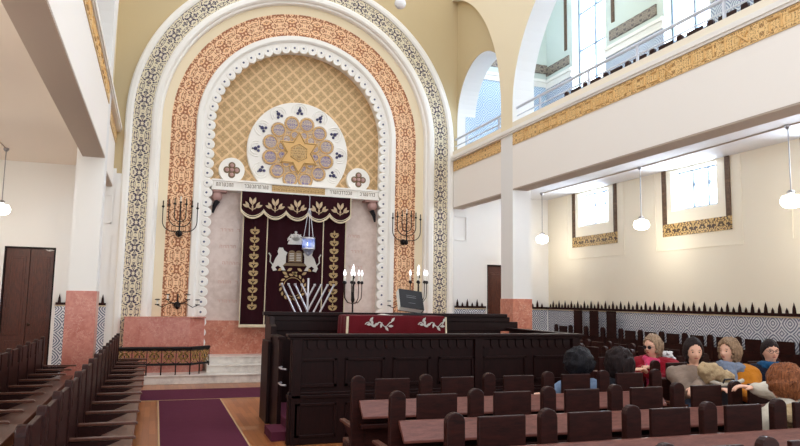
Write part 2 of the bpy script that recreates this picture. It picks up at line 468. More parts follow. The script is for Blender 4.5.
def gallery(side, X, sgn):
    """fascia beam, frieze, coping and parapet of one gallery; sgn=+1: gallery lies towards +x"""
    def bx(b, d0, d1, y0, y1, z0, z1):
        x0, x1 = X + sgn * d0, X + sgn * d1
        return b.box(min(x0, x1), max(x0, x1), y0, y1, z0, z1)
    b = MB(); b.m = 0
    bx(b, .0, .32, Y0, 11.36, 3.76, 4.95)
    bx(b, .06, .32, 11.83, FW, 3.76, 4.95)
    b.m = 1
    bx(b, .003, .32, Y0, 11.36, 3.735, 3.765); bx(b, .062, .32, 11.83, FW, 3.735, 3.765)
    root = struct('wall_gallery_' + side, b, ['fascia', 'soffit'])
    b = MB(); bx(b, -.012, .02, Y0, 11.34, 4.6, 4.83); bx(b, .04, .07, 11.85, FW - .03, 4.6, 4.83)
    build(b, 'frieze', 'frieze', root, label='gold arabesque frieze with raised lettering')
    b = MB(); bx(b, -.05, .3, Y0, FW, 4.87, 4.94); bx(b, -.03, .3, Y0, FW, 4.835, 4.87)
    build(b, 'moulding', 'stucco', root)
    b = MB(); bx(b, .0, .16, Y0, 11.355, 4.94, 5.06); bx(b, .01, .155, 11.835, FW, 4.94, 5.06)
    build(b, 'parapet', 'parapet', root)
    # raised letter strokes on the frieze
    G = {0: [((0, 1), (1, 1)), ((1, 1), (1, 0)), ((.1, .65), (.1, 0))], 1: [((0, 1), (1, 1)), ((1, 1), (.9, 0))], 2: [((.5, 1), (.5, 0)), ((.2, 1), (.5, 1))],
         3: [((0, 1), (1, 1)), ((1, 1), (1, 0)), ((.15, 1), (.15, .1)), ((.15, .1), (-.1, 0))], 4: [((0, 1), (.1, .1)), ((.1, .1), (.9, .1)), ((.9, .1), (1, 1)), ((.5, .1), (.5, .9))],
         5: [((0, 1), (1, 1)), ((1, 1), (1, .1)), ((1, .1), (0, .1))], 6: [((0, 1), (.9, .0)), ((.9, 1), (.5, .5)), ((.05, .0), (.3, .55))], 7: [((0, .05), (1, .05)), ((.9, .05), (.9, 1)), ((.1, 1), (.9, 1))]}
    b = MB(); y = 10.9; k = 0
    rnd = random.Random(3)
    while y > Y0 + .4:
        g = G[rnd.randrange(8)]; w = .17
        for (p, q) in g:
            def T(t): return (X - sgn * .014, (y - t[0] * w) if sgn > 0 else (y - w + t[0] * w), 4.645 + t[1] * .135)
            b.tube([T(p), T(q)], .016, 6)
        y -= w + (.1 if k % 4 else .26); k += 1
    build(b, 'lettering', 'gold', root)
    return root
gallery('right', XR, 1); gallery('left', XL, -1)

def rail(side, X, label):
    t = thing('handrail', label, 'railing', (X, 8, 5.06))
    b = MB(); b.tube([(X, Y0, 5.36), (X, FW - .05, 5.36)], .026, 8)
    build(b, 'top_rail', 'railwhite', t, True)
    b = MB(); b.tube([(X, Y0, 5.2), (X, FW - .05, 5.2)], .012, 6)
    build(b, 'lower_rail', 'railwhite', t, True)
    for y in (13.6, 12.1, 10.51, 9.03, 7.84, 6.23, 4.9):
        b = MB(); b.box(X - .012, X + .012, y - .02, y + .02, 5.04, 5.36); build(b, 'post', 'railwhite', t)
rail('r', XR + .1, 'silver handrail on the parapet of the bright gallery above the tiled aisle')
rail('l', XL - .1, 'silver handrail on the parapet of the steep gallery over the dark double door')

# arcades standing on the galleries
def arcade(side, x0, x1, rx0, rx1):
    pts = [(11.83, 4.94)]
    R = 3.5; cy = 11.83 + R; cz = 5.42
    y = 11.83
    for i in range(0, 40):
        a = PI - i * .0335
        yy = cy + R * math.cos(a)
        if yy > FW: break
        pts.append((yy, cz + R * math.sin(a)))
    pts.append((FW, cz + math.sqrt(R * R - (FW - cy) ** 2)))
    pts += [(FW, TOP), (Y0, TOP), (Y0, 5.07), (4.1, 5.07), (4.1, 5.35)]
    for i in range(0, 49):
        a = PI * i / 48
        pts.append((7.74 - 3.62 * math.cos(a), 5.35 + 2.75 * math.sin(a)))
    pts.append((11.36, 4.94))
    b = MB(); b.prism(pts, 'x', x0, x1); b.mi = [0 if i < 2 else 1 for i in range(len(b.f))]
    struct('wall_arcade_' + side, b, ['arcade' if side == 'right' else 'wallcool', 'wallcool'])
    # recessed order with the smaller arch in the far bay
    pts = [(11.6, 4.94), (11.6, TOP), (FW, TOP), (FW, 4.94), (13.07 + 1.22, 4.94)] + [(13.07 + 1.22 * math.cos(PI * i / 36), 5.8 + 1.24 * math.sin(PI * i / 36)) for i in range(37)] + [(13.07 - 1.22, 4.94)]
    b = MB(); b.prism(pts, 'x', rx0, rx1)
    struct('wall_small_arch_' + side, b, 'wallcool' if side == 'right' else 'arcade')
arcade('right', XR, XR + .42, XR + .16, XR + .62)
arcade('left', XL - .42, XL, XL - .62, XL - .16)
# tan skin of the recessed order facing the nave, as the photo shows it
pts = [(11.7, 4.96), (11.7, TOP), (FW, TOP), (FW, 4.96), (13.07 + 1.225, 4.96)] + [(13.07 + 1.225 * math.cos(PI * i / 36), 5.8 + 1.245 * math.sin(PI * i / 36)) for i in range(37)] + [(13.07 - 1.225, 4.96)]
b = MB(); b.prism(pts, 'x', XR + .145, XR + .162); struct('wall_small_arch_facing', b, 'tan')

# columns
def column(x0, x1, label):
    t = thing('column', label, 'column', ((x0 + x1) / 2, 11.6, 0))
    b = MB(); b.box(x0, x1, 11.36, 11.83, 1.6, 4.93); build(b, 'shaft', 'wallcool', t)
    b = MB(); b.box(x0 - .012, x1 + .012, 11.345, 11.845, 0, 1.67); build(b, 'plinth', 'pink' if x0 > 0 else 'pinkred', t, bevel=.006)
column(XR, XR + .39, 'white square column on a pink marble plinth beside the tiled right aisle')
column(XL - .4, XL, 'white square column on a rose marble plinth beside the dark double door')
for x0, lab in ((XR, 'right'), (XL - .4, 'left')):
    pass

# ------------------------------------------------------------------ dado with crest
FIN = None
def finial_mesh(tall):
    b = MB(); h = .17 if tall else .09; w = .028 if tall else .022
    b.add([(-w, -.012, 0), (w, -.012, 0), (w, .012, 0), (-w, .012, 0), (-w * .75, -.01, h * .45), (w * .75, -.01, h * .45), (w * .75, .01, h * .45), (-w * .75, .01, h * .45), (0, 0, h)],
          [(0, 1, 2, 3), (0, 1, 5, 4), (1, 2, 6, 5), (2, 3, 7, 6), (3, 0, 4, 7), (4, 5, 8), (5, 6, 8), (6, 7, 8), (7, 4, 8)])
    return b
fin_me = {}
def dado(n, axis, const, a0, a1, sgn, z=1.46, tall_first=True, step=.125):
    """tile dado on a wall; axis 'x' runs along x at y=const, 'y' along y at x=const; sgn: side it projects"""
    root = sroot('trim_%d' % n, (const, (a0 + a1) / 2, 0) if axis == 'y' else ((a0 + a1) / 2, const, 0))
    def bx(d0, d1, z0, z1):
        b = MB(); c0, c1 = sorted((const + sgn * d0, const + sgn * d1))
        return b.box(c0, c1, a0, a1, z0, z1) if axis == 'y' else b.box(a0, a1, c0, c1, z0, z1)
    build(bx(0, .018, 0, z), 'tile_panel', 'tile_yz' if axis == 'y' else 'tile_xz', root)
    build(bx(0, .022, z - .025, z - .0), 'cream_line', 'cream', root)
    build(bx(0, .05, z, z + .045), 'crest_rail', 'bench', root)
    k = 0; a = a0 + step * .5
    while a < a1 - step * .3:
        tall = (k % 2 == 0) == tall_first
        if tall not in fin_me:
            m = build(finial_mesh(tall), 'finial', 'bench'); fin_me[tall] = m.data; bpy.data.objects.remove(m)
        o = bpy.data.objects.new('finial', fin_me[tall]); COL.objects.link(o); o.parent = root
        p = Vector((const + sgn * .025, a, z + .043) if axis == 'y' else (a, const + sgn * .025, z + .043))
        o.location = p - root.location
        if axis == 'y': o.rotation_euler.z = PI / 2
        a += step; k += 1
dado(1, 'y', OR, 5.5, FW, -1)
dado(2, 'x', FW, XR + .12, 7.2, -1)
dado(3, 'x', FW, 8.26, OR - .06, -1)
dado(4, 'x', FW, -1.78, XL - .04, -1, 1.42)
dado(5, 'x', FW, OL + .05, -2.76, -1, 1.42)

# doors
def door(n, x0, x1, h, y):
    root = sroot('door_%d' % n, ((x0 + x1) / 2, y, 0))
    b = MB(); b.box(x0 - .05, x0 + .03, y - .05, y + .08, 0, h + .05); b.box(x1 - .03, x1 + .05, y - .05, y + .08, 0, h + .05); b.box(x0 - .05, x1 + .05, y - .05, y + .08, h, h + .06)
    build(b, 'door_frame', 'bima', root, bevel=.008)
    b = MB(); b.box(x0, x1, y + .05, y + .3, 0, h + .03); build(b, 'door_light_stop', 'bima', root)  # unseen box added to block light leaking between the leaves
    mid = (x0 + x1) / 2
    for a, c in ((x0 + .03, mid - .004), (mid + .004, x1 - .03)):
        b = MB(); b.box(a, c, y, y + .04, 0, h)
        for z0, z1 in ((.12, .75), (.85, h - .15)):
            b.box(a + .06, c - .06, y - .012, y, z0, z1)
            b.box(a + .1, c - .1, y - .02, y - .012, z0 + .04, z1 - .04)
        lf = build(b, 'door_leaf', 'door', root, bevel=.005)
    b = MB(); b.ball((mid + .05, y - .045, 1.05), .025); b.tube([(mid + .05, y, 1.05), (mid + .05, y - .04, 1.05)], .008)
    build(b, 'door_knob', 'bronze', lf, True)
door(1, 7.25, 8.2, 2.44, FW + .06)
door(2, -2.7, -1.84, 2.46, FW + .06)

# wall mouldings near the great arch in both aisles
k = 6
for x0, x1 in ((6.42, 6.72), (XL - .36, XL - .04)):
    for z0, z1 in ((3.0, 3.55),):
        b = MB(); w = .025
        b.box(x0, x1, FW - .025, FW, z0, z0 + w); b.box(x0, x1, FW - .025, FW, z1, z1 + w); b.box(x1 - w, x1, FW - .025, FW, z0, z1)
        struct('trim_%d' % k, b, 'wallcool'); k += 1

# ------------------------------------------------------------------ windows, right aisle
wn = 1
for (a, c) in WIN:
    r_ = sroot('window_%d' % wn, (OR, (a + c) / 2, 3.3)); wn += 1
    o0, o1 = a - .3, c + .23
    b = MB(); b.box(OR - .02, OR, o0 + .13, o1 - .13, 3.09, 4.1) if False else None
    # decorated border: bottom band and two side strips
    b = MB(); b.box(OR - .022, OR, o0, o1, 2.86, 3.09); build(b, 'gold_band', 'winfrieze', r_, label='dark band of gold scrolls under the window')
    b = MB(); b.box(OR - .022, OR, o0, o0 + .1, 3.09, 4.1); b.box(OR - .022, OR, o1 - .1, o1, 3.09, 4.1); build(b, 'side_band', 'winborder', r_)
    b = MB()
    for (p, q, z0, z1) in ((o0 - .22, o0 - .2, 2.62, 4.1), (o1 + .2, o1 + .22, 2.62, 4.1), (o0 - .22, o1 + .22, 2.6, 2.62)):
        b.box(OR - .012, OR, p, q, z0, z1)
    build(b, 'outer_moulding', 'wall', r_)
    # stone sill, frame and leaded glass
    b = MB(); b.box(OR + .02, OR + .34, a, c, 3.29, 3.33); build(b, 'sill', 'stucco', r_)
    b = MB()
    x = OR + .2
    for y in (a, a + (c - a) * .335, a + (c - a) * .665, c): b.box(x - .02, x + .02, y - .018, y + .018, 3.33, 4.06)
    b.box(x - .02, x + .02, a, c, 3.33, 3.38); b.box(x - .015, x + .015, a, c, 4.03, 4.06)
    for y in (a + (c - a) * .335, a + (c - a) * .665):
        b.ball((x, y, 3.78), .05, 8, (.4, 1, 1)); b.ball((x, y, 3.86), .03, 8, (.4, 1, 1))
    build(b, 'lead_frame', 'lead', r_)
    b = MB(); b.box(x + .024, x + .03, a, c, 3.33, 4.06); build(b, 'pane', 'glass', r_)

# upper gallery windows, tile dado, cornice, trefoil bands
for (a, c) in UWIN:
    r_ = sroot('window_%d' % wn, (OR, (a + c) / 2, 5.7)); wn += 1
    x = OR + .2; b = MB(); mid = (a + c) / 2
    for y in (a + .02, mid - .02, c - .02): b.box(x - .025, x + .025, y - .022, y + .022, 5.7, 9.4)
    for z in (5.72, 6.6, 7.5, 8.4, 9.38): b.box(x - .015, x + .015, a, c, z - .02, z + .02)
    for i in range(14): b.ball((x - .01, mid, 6.0 + i * .25), .03, 8, (.5, 1, 1.4))
    build(b, 'lead_frame', 'lead', r_)
    b = MB(); b.box(x + .03, x + .036, a, c, 5.7, 9.4); build(b, 'pane', 'glass', r_)
    b = MB()
    for p, q in ((a - .32, a - .22), (c + .22, c + .32)): b.box(OR - .02, OR, p, q, 7.6, 9.6)
    build(b, 'side_band', 'winborder', r_)
def uvbox(b, x0, x1, y0, y1, z0, z1, along):
    n = len(b.f); b.box(x0, x1, y0, y1, z0, z1); zc = (z0 + z1) / 2
    for fi in range(n, len(b.f)): b.uv[fi] = [((b.v[i][1] if along == 'y' else b.v[i][0]), b.v[i][2] - zc) for i in b.f[fi]]
segs = [(Y0, 5.95), (7.15, 8.95), (10.11, 11.92), (13.17, FW)]
b = MB(); [b.box(OR - .02, OR, p, q, 4.2, 6.88) for p, q in segs]
struct('trim_20', b, 'tileblue_yz')
b = MB(); b.box(XR + .37, OR, FW - .02, FW, 4.2, 6.92); struct('trim_21', b, 'tileblue_xz')
b = MB()
for p, q in segs:
    b.box(OR - .05, OR, p, q, 6.88, 6.95); b.box(OR - .035, OR, p, q, 6.95, 7.03); b.box(OR - .07, OR, p, q, 7.03, 7.1)
b.box(XR + .37, OR, FW - .05, FW, 6.92, 6.98); b.box(XR + .37, OR, FW - .035, FW, 6.98, 7.05); b.box(XR + .37, OR, FW - .07, FW, 7.05, 7.12)
struct('trim_22', b, 'stucco')
b = MB()
for p, q in ((13.3, FW), (10.31, 11.77), (7.35, 8.75)): uvbox(b, OR - .025, OR, p, q, 7.22, 7.44, 'y')
uvbox(b, XR + .37, OR, FW - .025, FW, 7.28, 7.5, 'x')
struct('trim_23', b, 'trefoil')

# ------------------------------------------------------------------ the great arch
def sweep(b, prof, z0, n=80, mats=None):
    """profile points (r, y) swept round the arch; u = metres along, v = metres from band middle."""
    for k in range(len(prof) - 1):
        (ra, ya), (rb, yb) = prof[k], prof[k + 1]
        if mats: b.m = mats[k]
        rm = (ra + rb) / 2; w = math.hypot(rb - ra, yb - ya)
        path = [(z0 - ZC, None)]
        vs = []; us = []
        def pt(r, y, s):
            if s[0] == 'L': return (XC - r, y, s[1])
            if s[0] == 'R': return (XC + r, y, s[1])
            return (XC - r * math.cos(s[1]), y, ZC + r * math.sin(s[1]))
        st = [('L', z0)] + [('A', PI * i / n) for i in range(n + 1)] + [('R', z0)]
        L = [z0 - ZC - PI * rm / 2 * 0] 
        L = [-(PI * rm / 2) - (ZC - z0)] + [-(PI * rm / 2) + PI * rm * i / n for i in range(n + 1)] + [(PI * rm / 2) + (ZC - z0)]
        for s in st: vs += [pt(ra, ya, s), pt(rb, yb, s)]
        fs = []; uv = []
        for i in range(len(st) - 1):
            fs.append((2 * i, 2 * i + 1, 2 * i + 3, 2 * i + 2))
            uv.append([(L[i], -w / 2), (L[i], w / 2), (L[i + 1], w / 2), (L[i + 1], -w / 2)])
        b.add(vs, fs, uv)
    return b
arch = thing('ornamental_arch', 'towering round arch with concentric tile and arabesque bands framing the ark wall', 'arch', (XC, 14.4, 0))
def band(name, prof, mat, z0=0.0, label=None, smooth=False):
    prof = list(prof)
    b = MB(); sweep(b, prof, z0)
    o = build(b, name, mat, arch, smooth)
    if label: o['label'] = label
    return o
band('outer_rim', [(3.56, 14.32), (3.56, 14.24), (3.53, 14.215), (3.46, 14.215), (3.42, 14.24), (3.42, 14.3)], 'stucco')
band('tile_band', [(3.42, 14.275), (3.07, 14.275)], 'tileband', label='cream band with blue, black and gold tracery')
band('inner_rim', [(3.07, 14.3), (3.07, 14.24), (3.03, 14.22), (2.96, 14.22), (2.93, 14.25), (2.92, 14.3), (2.885, 14.31), (2.87, 14.34), (2.87, 14.42)], 'stucco')
band('cream_cove', [(2.87, 14.42), (2.69, 14.45)], 'cream')
band('arabesque_band', [(2.70, 14.45), (2.18, 14.45)], 'mosaic', label='terracotta and gold arabesque band')
# scalloped border: moulding, lobes and rosettes
b = MB()
sweep(b, [(2.2, 14.45), (2.18, 14.40), (2.09, 14.40), (2.06, 14.43), (2.05, 14.47), (2.02, 14.475), (1.88, 14.475), (1.88, 14.58), (1.88, 14.82)], 0)
n = 48
pos = []
tot = PI * 1.93
k = int(round(tot / .205))
for i in range(k + 1):
    a = PI * i / k; pos.append((XC - 1.93 * math.cos(a), ZC + 1.93 * math.sin(a), a))
z = ZC - .205
while z > .5:
    pos += [(XC - 1.93, z, 0), (XC + 1.93, z, PI)]; z -= .205
for (x, z, a) in pos:
    b.lathe([(.0, -.008), (.088, -.008), (.098, .004), (.098, .07)], (x + .025 * math.cos(a), 14.47, z - .025 * math.sin(a)), 16, 'y')
b.m = 1
for (x, z, a) in pos:
    b.lathe([(.024, .0), (.02, -.012), (.0, -.014)], (x, 14.462, z), 8, 'y')
    ca, sa = math.cos(a), math.sin(a)
b.m = 2
for (x, z, a) in pos:
    c = (x, 14.46, z)
    ring = [(c[0] + .07 * math.cos(q), c[1], c[2] + .07 * math.sin(q)) for q in [a + PI / 2 + 2.2 * (j / 8 - .5) + PI for j in range(9)]]
    b.tube(ring, .007, 5)
build(b, 'scalloped_border', ['stucco', 'dotgrey', 'wallcool'], arch, False)
pts = arc(1.95, a0=PI, a1=0, n=60)
b = MB(); b.prism([(XC - 1.95, 4.0)] + pts + [(XC + 1.95, 4.0)], 'y', 14.78, 14.81)
build(b, 'tympanum', 'diaper', arch, label='buff diamond-patterned relief filling the arch head')

b = MB(); b.box(XL, XC - 3.5, FW - .03, FW, 0, 4.0); struct('trim_31', b, 'wallcool')
b = MB(); b.box(XC + 3.5, XR + .05, FW - .03, FW, 0, 3.74); struct('trim_32', b, 'wallcool')
# marble panel, rose dado, blocks and steps
b = MB(); b.box(XC - 1.9, XC + 1.9, 14.76, 14.82, .4, 3.9)
rw = struct('wall_ark_panel', b, 'panelmarble')
b = MB(); b.box(XC - 1.9, XC + 1.9, 14.7, 14.78, .1, 1.13); struct('trim_30', b, 'pink')
rnd = random.Random(5)
b = MB()
for z in (3.0, 2.65, 2.3, 1.9, 1.5):
    for x0, x1 in ((1.2, 1.62), (4.0, 4.3)):
        x = x0
        while x < x1:
            if rnd.random() < .85:
                b.box(x, x + .05, 14.755, 14.76, z + .05, z + .06); b.box(x + .04, x + .05, 14.755, 14.76, z, z + .06)
                if rnd.random() < .5: b.box(x, x + .01, 14.755, 14.76, z, z + .04)
            x += .07
build(b, 'lettering', 'letterpink', rw)
def block(x0, x1, label):
    t = thing('marble_block', label, 'block', ((x0 + x1) / 2, 14.2, 0))
    b = MB(); b.prism([(x0, 13.98), (x1 - .28 if x0 < 0 else x1, 13.98), (x1, 14.16) if x0 < 0 else (x1, 14.1), (x1, 14.6), (x0, 14.6)], 'z', 0.0, 1.2)
    build(b, 'body', 'pinkred' if x0 < 0 else 'pink', t)
    b = MB(); b.box(x0 - .01, x1 + .01, 13.97, 14.6, 1.2, 1.215); build(b, 'slab', 'pink', t)
block(-.55, .93, 'rose marble block behind the gilded iron railing')
block(4.66, 6.1, 'pink marble block at the arch foot behind the twin standing candelabra')
t = thing('altar_steps', 'white marble steps rising to the curtained ark', 'steps', (XC, 13.9, 0))
for i, (x0, x1, y, z0, z1) in enumerate(((-.14, 5.9, 13.42, 0, .16), (.98, 4.62, 13.78, .16, .3), (.98, 4.62, 14.1, .3, .44))):
    b = MB(); b.box(x0, x1, y, 14.72, z0, z1 - .02); b.box(x0, x1, y - .02, 14.72, z1 - .02, z1); build(b, 'step', 'step', t, bevel=.006)

# cornice over the ark
t = thing('ark_cornice', 'white inscribed cornice with gilded centre above the burgundy curtain', 'cornice', (XC, 14.6, 3.86))
x0, x1 = XC - 1.83, XC + 1.83
b = MB(); b.box(x0, x1, 14.46, 14.8, 3.84, 3.87); b.box(x0, x1, 14.5, 14.8, 3.87, 4.03); b.box(x0, x1, 14.46, 14.8, 4.03, 4.07)
build(b, 'moulding', 'stucco', t, bevel=.004)
b = MB(); b.box(XC - .58, XC + .58, 14.475, 14.5, 3.885, 4.02); build(b, 'gilded_panel', 'cornicegold', t)
for (p, q) in ((x0 + .04, x0 + .5), (x0 + .62, XC - .64), (XC + .64, x1 - .62), (x1 - .5, x1 - .04)):
    b = MB(); b.m = 0; b.box(p, q, 14.48, 14.5, 3.885, 4.02); b.box(p - .012, q + .012, 14.488, 14.5, 3.875, 4.03)
    b.m = 1; x = p + .05
    while x < q - .05:
        b.box(x, x + .032, 14.474, 14.48, 3.985, 3.995); b.box(x + .025, x + .034, 14.474, 14.48, 3.92, 3.995)
        if rnd.random() < .6: b.box(x, x + .009, 14.474, 14.48, 3.92, 3.975)
        if rnd.random() < .4: b.box(x, x + .03, 14.474, 14.48, 3.92, 3.93)
        x += .052
    build(b, 'inscribed_panel', ['stucco', 'letter'], t)
for x, s in ((x0 + .02, 1), (x1 - .02, -1)):
    b = MB(); b.m = 0; b.ball((x + s * .1, 14.6, 3.72), .12, 12, (1, .9, 1)); b.box(min(x, x + s * .3), max(x, x + s * .3), 14.5, 14.75, 3.8, 3.85)
    b.m = 1; b.tube([(x + s * .12, 14.58, 3.62), (x + s * .06, 14.58, 3.5), (x + s * .03, 14.6, 3.36)], [.06, .045, .02], 8)
    build(b, 'corbel', ['rosegrey', 'black'], t, True)

# medallion with star
ZM = 4.83
med = thing('star_medallion', 'round white medallion with a gold six-pointed star and blue lobes', 'medallion', (XC, 14.7, ZM))
def disc_pts(r, cx, cz, n=64, clip=None):
    o = []
    for i in range(n):
        a = 2 * PI * i / n; x, z = cx + r * math.cos(a), cz + r * math.sin(a)
        if clip and z < clip: z = clip
        o.append((x, z))
    return o
b = MB(); b.prism(disc_pts(1.12, XC, ZM, 96, 4.06), 'y', 14.68, 14.79); build(b, 'disc', 'stucco', med, bevel=.012)
b = MB()
for i in range(12):
    a = PI / 2 + 2 * PI * i / 12; cx, cz = XC + .93 * math.cos(a), ZM + .93 * math.sin(a)
    for rr in (.17, .12):
        p = [(cx + rr * math.cos(a + q), 14.675, cz + rr * math.sin(a + q)) for q in [(-1.9 + 3.8 * j / 12) for j in range(13)]]
        if min(v[2] for v in p) > 4.1: b.tube(p, .012, 5)
build(b, 'shell_relief', 'stucco', med, True)
for i in range(12):
    a = PI / 2 + 2 * PI * i / 12; b = MB()
    for (dr, da, rr) in ((.94, 0, .045), (.875, .05, .034), (.875, -.05, .034), (1.0, 0, .02)):
        x, z = XC + dr * math.cos(a + da), ZM + dr * math.sin(a + da)
        if z > 4.1: b.lathe([(rr, 0), (rr * .8, -.02), (0, -.025)], (x, 14.672, z), 8, 'y')
    if b.v: build(b, 'trefoil', 'navy', med)
# lobed rosette
def lobed(R, lob, n, cz=ZM, steps=10):
    o = []
    for i in range(n):
        a = PI / 2 + PI / n + 2 * PI * i / n
        cx_, cz_ = XC + R * math.cos(a), cz + R * math.sin(a)
        for j in range(steps):
            q = a - PI / 2 * 1.05 + PI * 1.05 * j / (steps - 1)
            o.append((cx_ + lob * math.cos(q), max(cz_ + lob * math.sin(q), 4.075)))
    return o
b = MB(); b.prism(lobed(.65, .17, 12), 'y', 14.655, 14.69); build(b, 'rosette', 'rosette', med)
for R, lob, n, yy in ((.64, .15, 12, 14.65), (.38, .09, 12, 14.648)):
    for i in range(n):
        a = PI / 2 + PI / n + 2 * PI * i / n
        cx_, cz_ = XC + R * math.cos(a), ZM + R * math.sin(a)
        if cz_ < 4.2: continue
        b = MB(); b.m = 0; b.lathe([(lob * .8, 0), (lob * .8, -.012), (0, -.013)], (cx_, yy + .008, cz_), 16, 'y')
        b.m = 1; b.tube([(cx_ + lob * .95 * math.cos(q), yy, cz_ + lob * .95 * math.sin(q)) for q in [2 * PI * j / 16 for j in range(16)]], .014, 5, True)
        build(b, 'lobe', ['lobeblue', 'gold'], med)
b = MB(); o = []
for i in range(12):
    a = PI / 2 + 2 * PI * i / 12; rr = .49 if i % 2 == 0 else .283
    o.append((XC + rr * math.cos(a), ZM - .03 + rr * math.sin(a)))
b.prism(o, 'y', 14.61, 14.65)
st = build(b, 'star', 'gold', med, bevel=.008)
b = MB(); b.tube([(x * .9 + XC * .1, 14.605, z * .9 + (ZM - .03) * .1) for x, z in o], .012, 5, True); build(b, 'star_moulding', 'goldpaint', st)
b = MB(); b.tube([(XC + .2 * math.cos(q), 14.606, ZM - .03 + .2 * math.sin(q)) for q in [PI / 6 + PI / 3 * j for j in range(6)]], .012, 5, True)
b.prism([(XC + .17 * math.cos(q), ZM - .03 + .17 * math.sin(q)) for q in [PI / 6 + PI / 3 * j for j in range(6)]], 'y', 14.602, 14.61)
build(b, 'hexagon', 'cornicegold', st)
for x, side in ((1.37, 'above the left end of the cornice'), (4.18, 'above the right end of the cornice')):
    t = thing('quatrefoil_roundel', 'small white roundel with a brown four-lobed opening, ' + side, 'roundel', (x, 14.7, 4.3), 'quatrefoil roundels flanking the star medallion')
    b = MB(); b.prism(disc_pts(.27, x, 4.31, 40, 4.07), 'y', 14.66, 14.79); build(b, 'disc', 'stucco', t, bevel=.01)
    b = MB(); b.m = 0
    for dx, dz in ((.1, 0), (-.1, 0), (0, .1), (0, -.1)): b.lathe([(.075, 0), (.07, -.012), (0, -.014)], (x + dx, 14.66, 4.31 + dz), 14, 'y')
    b.m = 1
    for dx, dz in ((.1, 0), (-.1, 0), (0, .1), (0, -.1), (0, 0)): b.lathe([(.045, 0), (.035, -.02), (0, -.024)], (x + dx, 14.648, 4.31 + dz), 10, 'y')
    build(b, 'quatrefoil', ['letter', 'rosegrey'], t)

# ------------------------------------------------------------------ ark curtain
cur = thing('ark_curtain', 'burgundy velvet ark curtain with crown, lions and tablets embroidered', 'curtain', (2.75, 14.4, 1.0))
def wavy(x0, x1, z0, z1, y, amp, wl, n=60, zb=None, th=.012):
    b = MB(); vs = []; fs = []; m = 8
    for i in range(n + 1):
        x = x0 + (x1 - x0) * i / n; yy = y + amp * math.sin(2 * PI * (x - x0) / wl)
        lo = zb(x) if zb else z0
        for j in range(m + 1): vs.append((x, yy, z1 + (lo - z1) * j / m))
    for i in range(n):
        for j in range(m): fs.append((i * (m + 1) + j, (i + 1) * (m + 1) + j, (i + 1) * (m + 1) + j + 1, i * (m + 1) + j + 1))
    N = len(vs); vs += [(v[0], v[1] + th, v[2]) for v in vs]; fs += [tuple(k + N for k in f[::-1]) for f in fs]
    return b.add(vs, fs)
for nm, a, c, w in (('side_panel', 1.63, 2.14, .26), ('centre_panel', 2.14, 3.35, .3), ('side_panel', 3.35, 3.86, .26)):
    o = build(wavy(a + .005, c - .005, 1.03, 3.6, 14.46, .012, w), nm, 'velvet', cur, True)
b = MB()
for x in (1.635, 2.14, 3.35, 3.855): b.tube([(x, 14.445, 1.03), (x, 14.445, 3.5)], .012, 6)
build(b, 'braid', 'braid', cur)
b = MB(); b.box(1.62, 3.87, 14.44, 14.452, 1.0, 1.06); build(b, 'hem', 'braid', cur)
nl = 6
def scal(x):
    t_ = (x - 1.56) / (3.93 - 1.56) * 5; f = t_ - math.floor(t_)
    return 3.42 - .15 * math.sin(PI * f) ** .7 if 0 <= t_ < 5 else 3.42
o = build(wavy(1.56, 3.93, 3.3, 3.83, 14.36, .006, .4, 120, scal), 'valance', 'velvet', cur, True)
b = MB(); b.tube([(1.56 + 2.37 * i / 120, 14.35, scal(1.56 + 2.37 * i / 120)) for i in range(121)], .02, 6)
b.tube([(1.56 + 2.37 * i / 120, 14.352, scal(1.56 + 2.37 * i / 120) + .045) for i in range(121)], .009, 6)
b.tube([(1.56, 14.35, 3.83), (1.56, 14.35, 3.4)], .012, 6); b.tube([(3.93, 14.35, 3.83), (3.93, 14.35, 3.4)], .012, 6)
build(b, 'fringe', 'braid', o)
def leafmesh(b, cx, cz, y, L, W, ang, n=6):
    pts = []
    for i in range(n + 1):
        q = i / n; pts.append((q * L, W * math.sin(PI * q)))
    for i in range(n - 1, 0, -1): q = i / n; pts.append((q * L, -W * math.sin(PI * q)))
    ca, sa = math.cos(ang), math.sin(ang)
    b.prism([(cx + p * ca - q * sa, cz + p * sa + q * ca) for p, q in pts], 'y', y - .006, y)
for i in range(5):
    x = 1.56 + 2.37 * (i + .5) / 5; b = MB()
    for s in (-1, 1):
        leafmesh(b, x + s * .01, 3.55, 14.35, .17, .032, PI / 2 - s * .32)
        leafmesh(b, x + s * .07, 3.49, 14.35, .15, .028, PI / 2 - s * .55); leafmesh(b, x + s * .07, 3.49, 14.35, .15, .028, PI / 2 - s * 1.15)
        b.tube([(x, 14.345, 3.45), (x + s * .05, 14.345, 3.47), (x + s * .08, 14.345, 3.5)], .01, 5)
    b.tube([(x, 14.345, 3.42), (x, 14.345, 3.56)], .01, 5)
    b.lathe([(.022, 0), (.015, -.01)], (x, 14.345, 3.5), 10, 'y')
    build(b, 'flower_embroidery', 'embgs', o)
for x in (1.88, 3.6):
    b = MB()
    for k in range(10):
        z = 1.36 + k * .175
        for s in (-1, 1): leafmesh(b, x, z, 14.44, .13, .025, PI / 2 + s * .9); leafmesh(b, x, z + .09, 14.44, .1, .02, PI / 2 + s * 1.5)
        leafmesh(b, x, z + .05, 14.44, .12, .02, PI / 2)
    build(b, 'vine_embroidery', 'embg', cur)
y = 14.438
b = MB()  # crown
b.prism([(2.60, 2.83), (2.90, 2.83), (2.92, 2.76), (2.58, 2.76)], 'y', y - .01, y)
for k in range(5):
    a = PI * (k + .5) / 5; leafmesh(b, 2.75, 2.83, y, .19, .04, a)
b.lathe([(.03, 0), (.02, -.015)], (2.75, y, 3.02), 10, 'y'); b.tube([(2.75 + .17 * math.cos(PI * j / 12), y, 2.83 + .15 * math.sin(PI * j / 12)) for j in range(13)], .012, 5)
build(b, 'crown_embroidery', 'embs', cur)
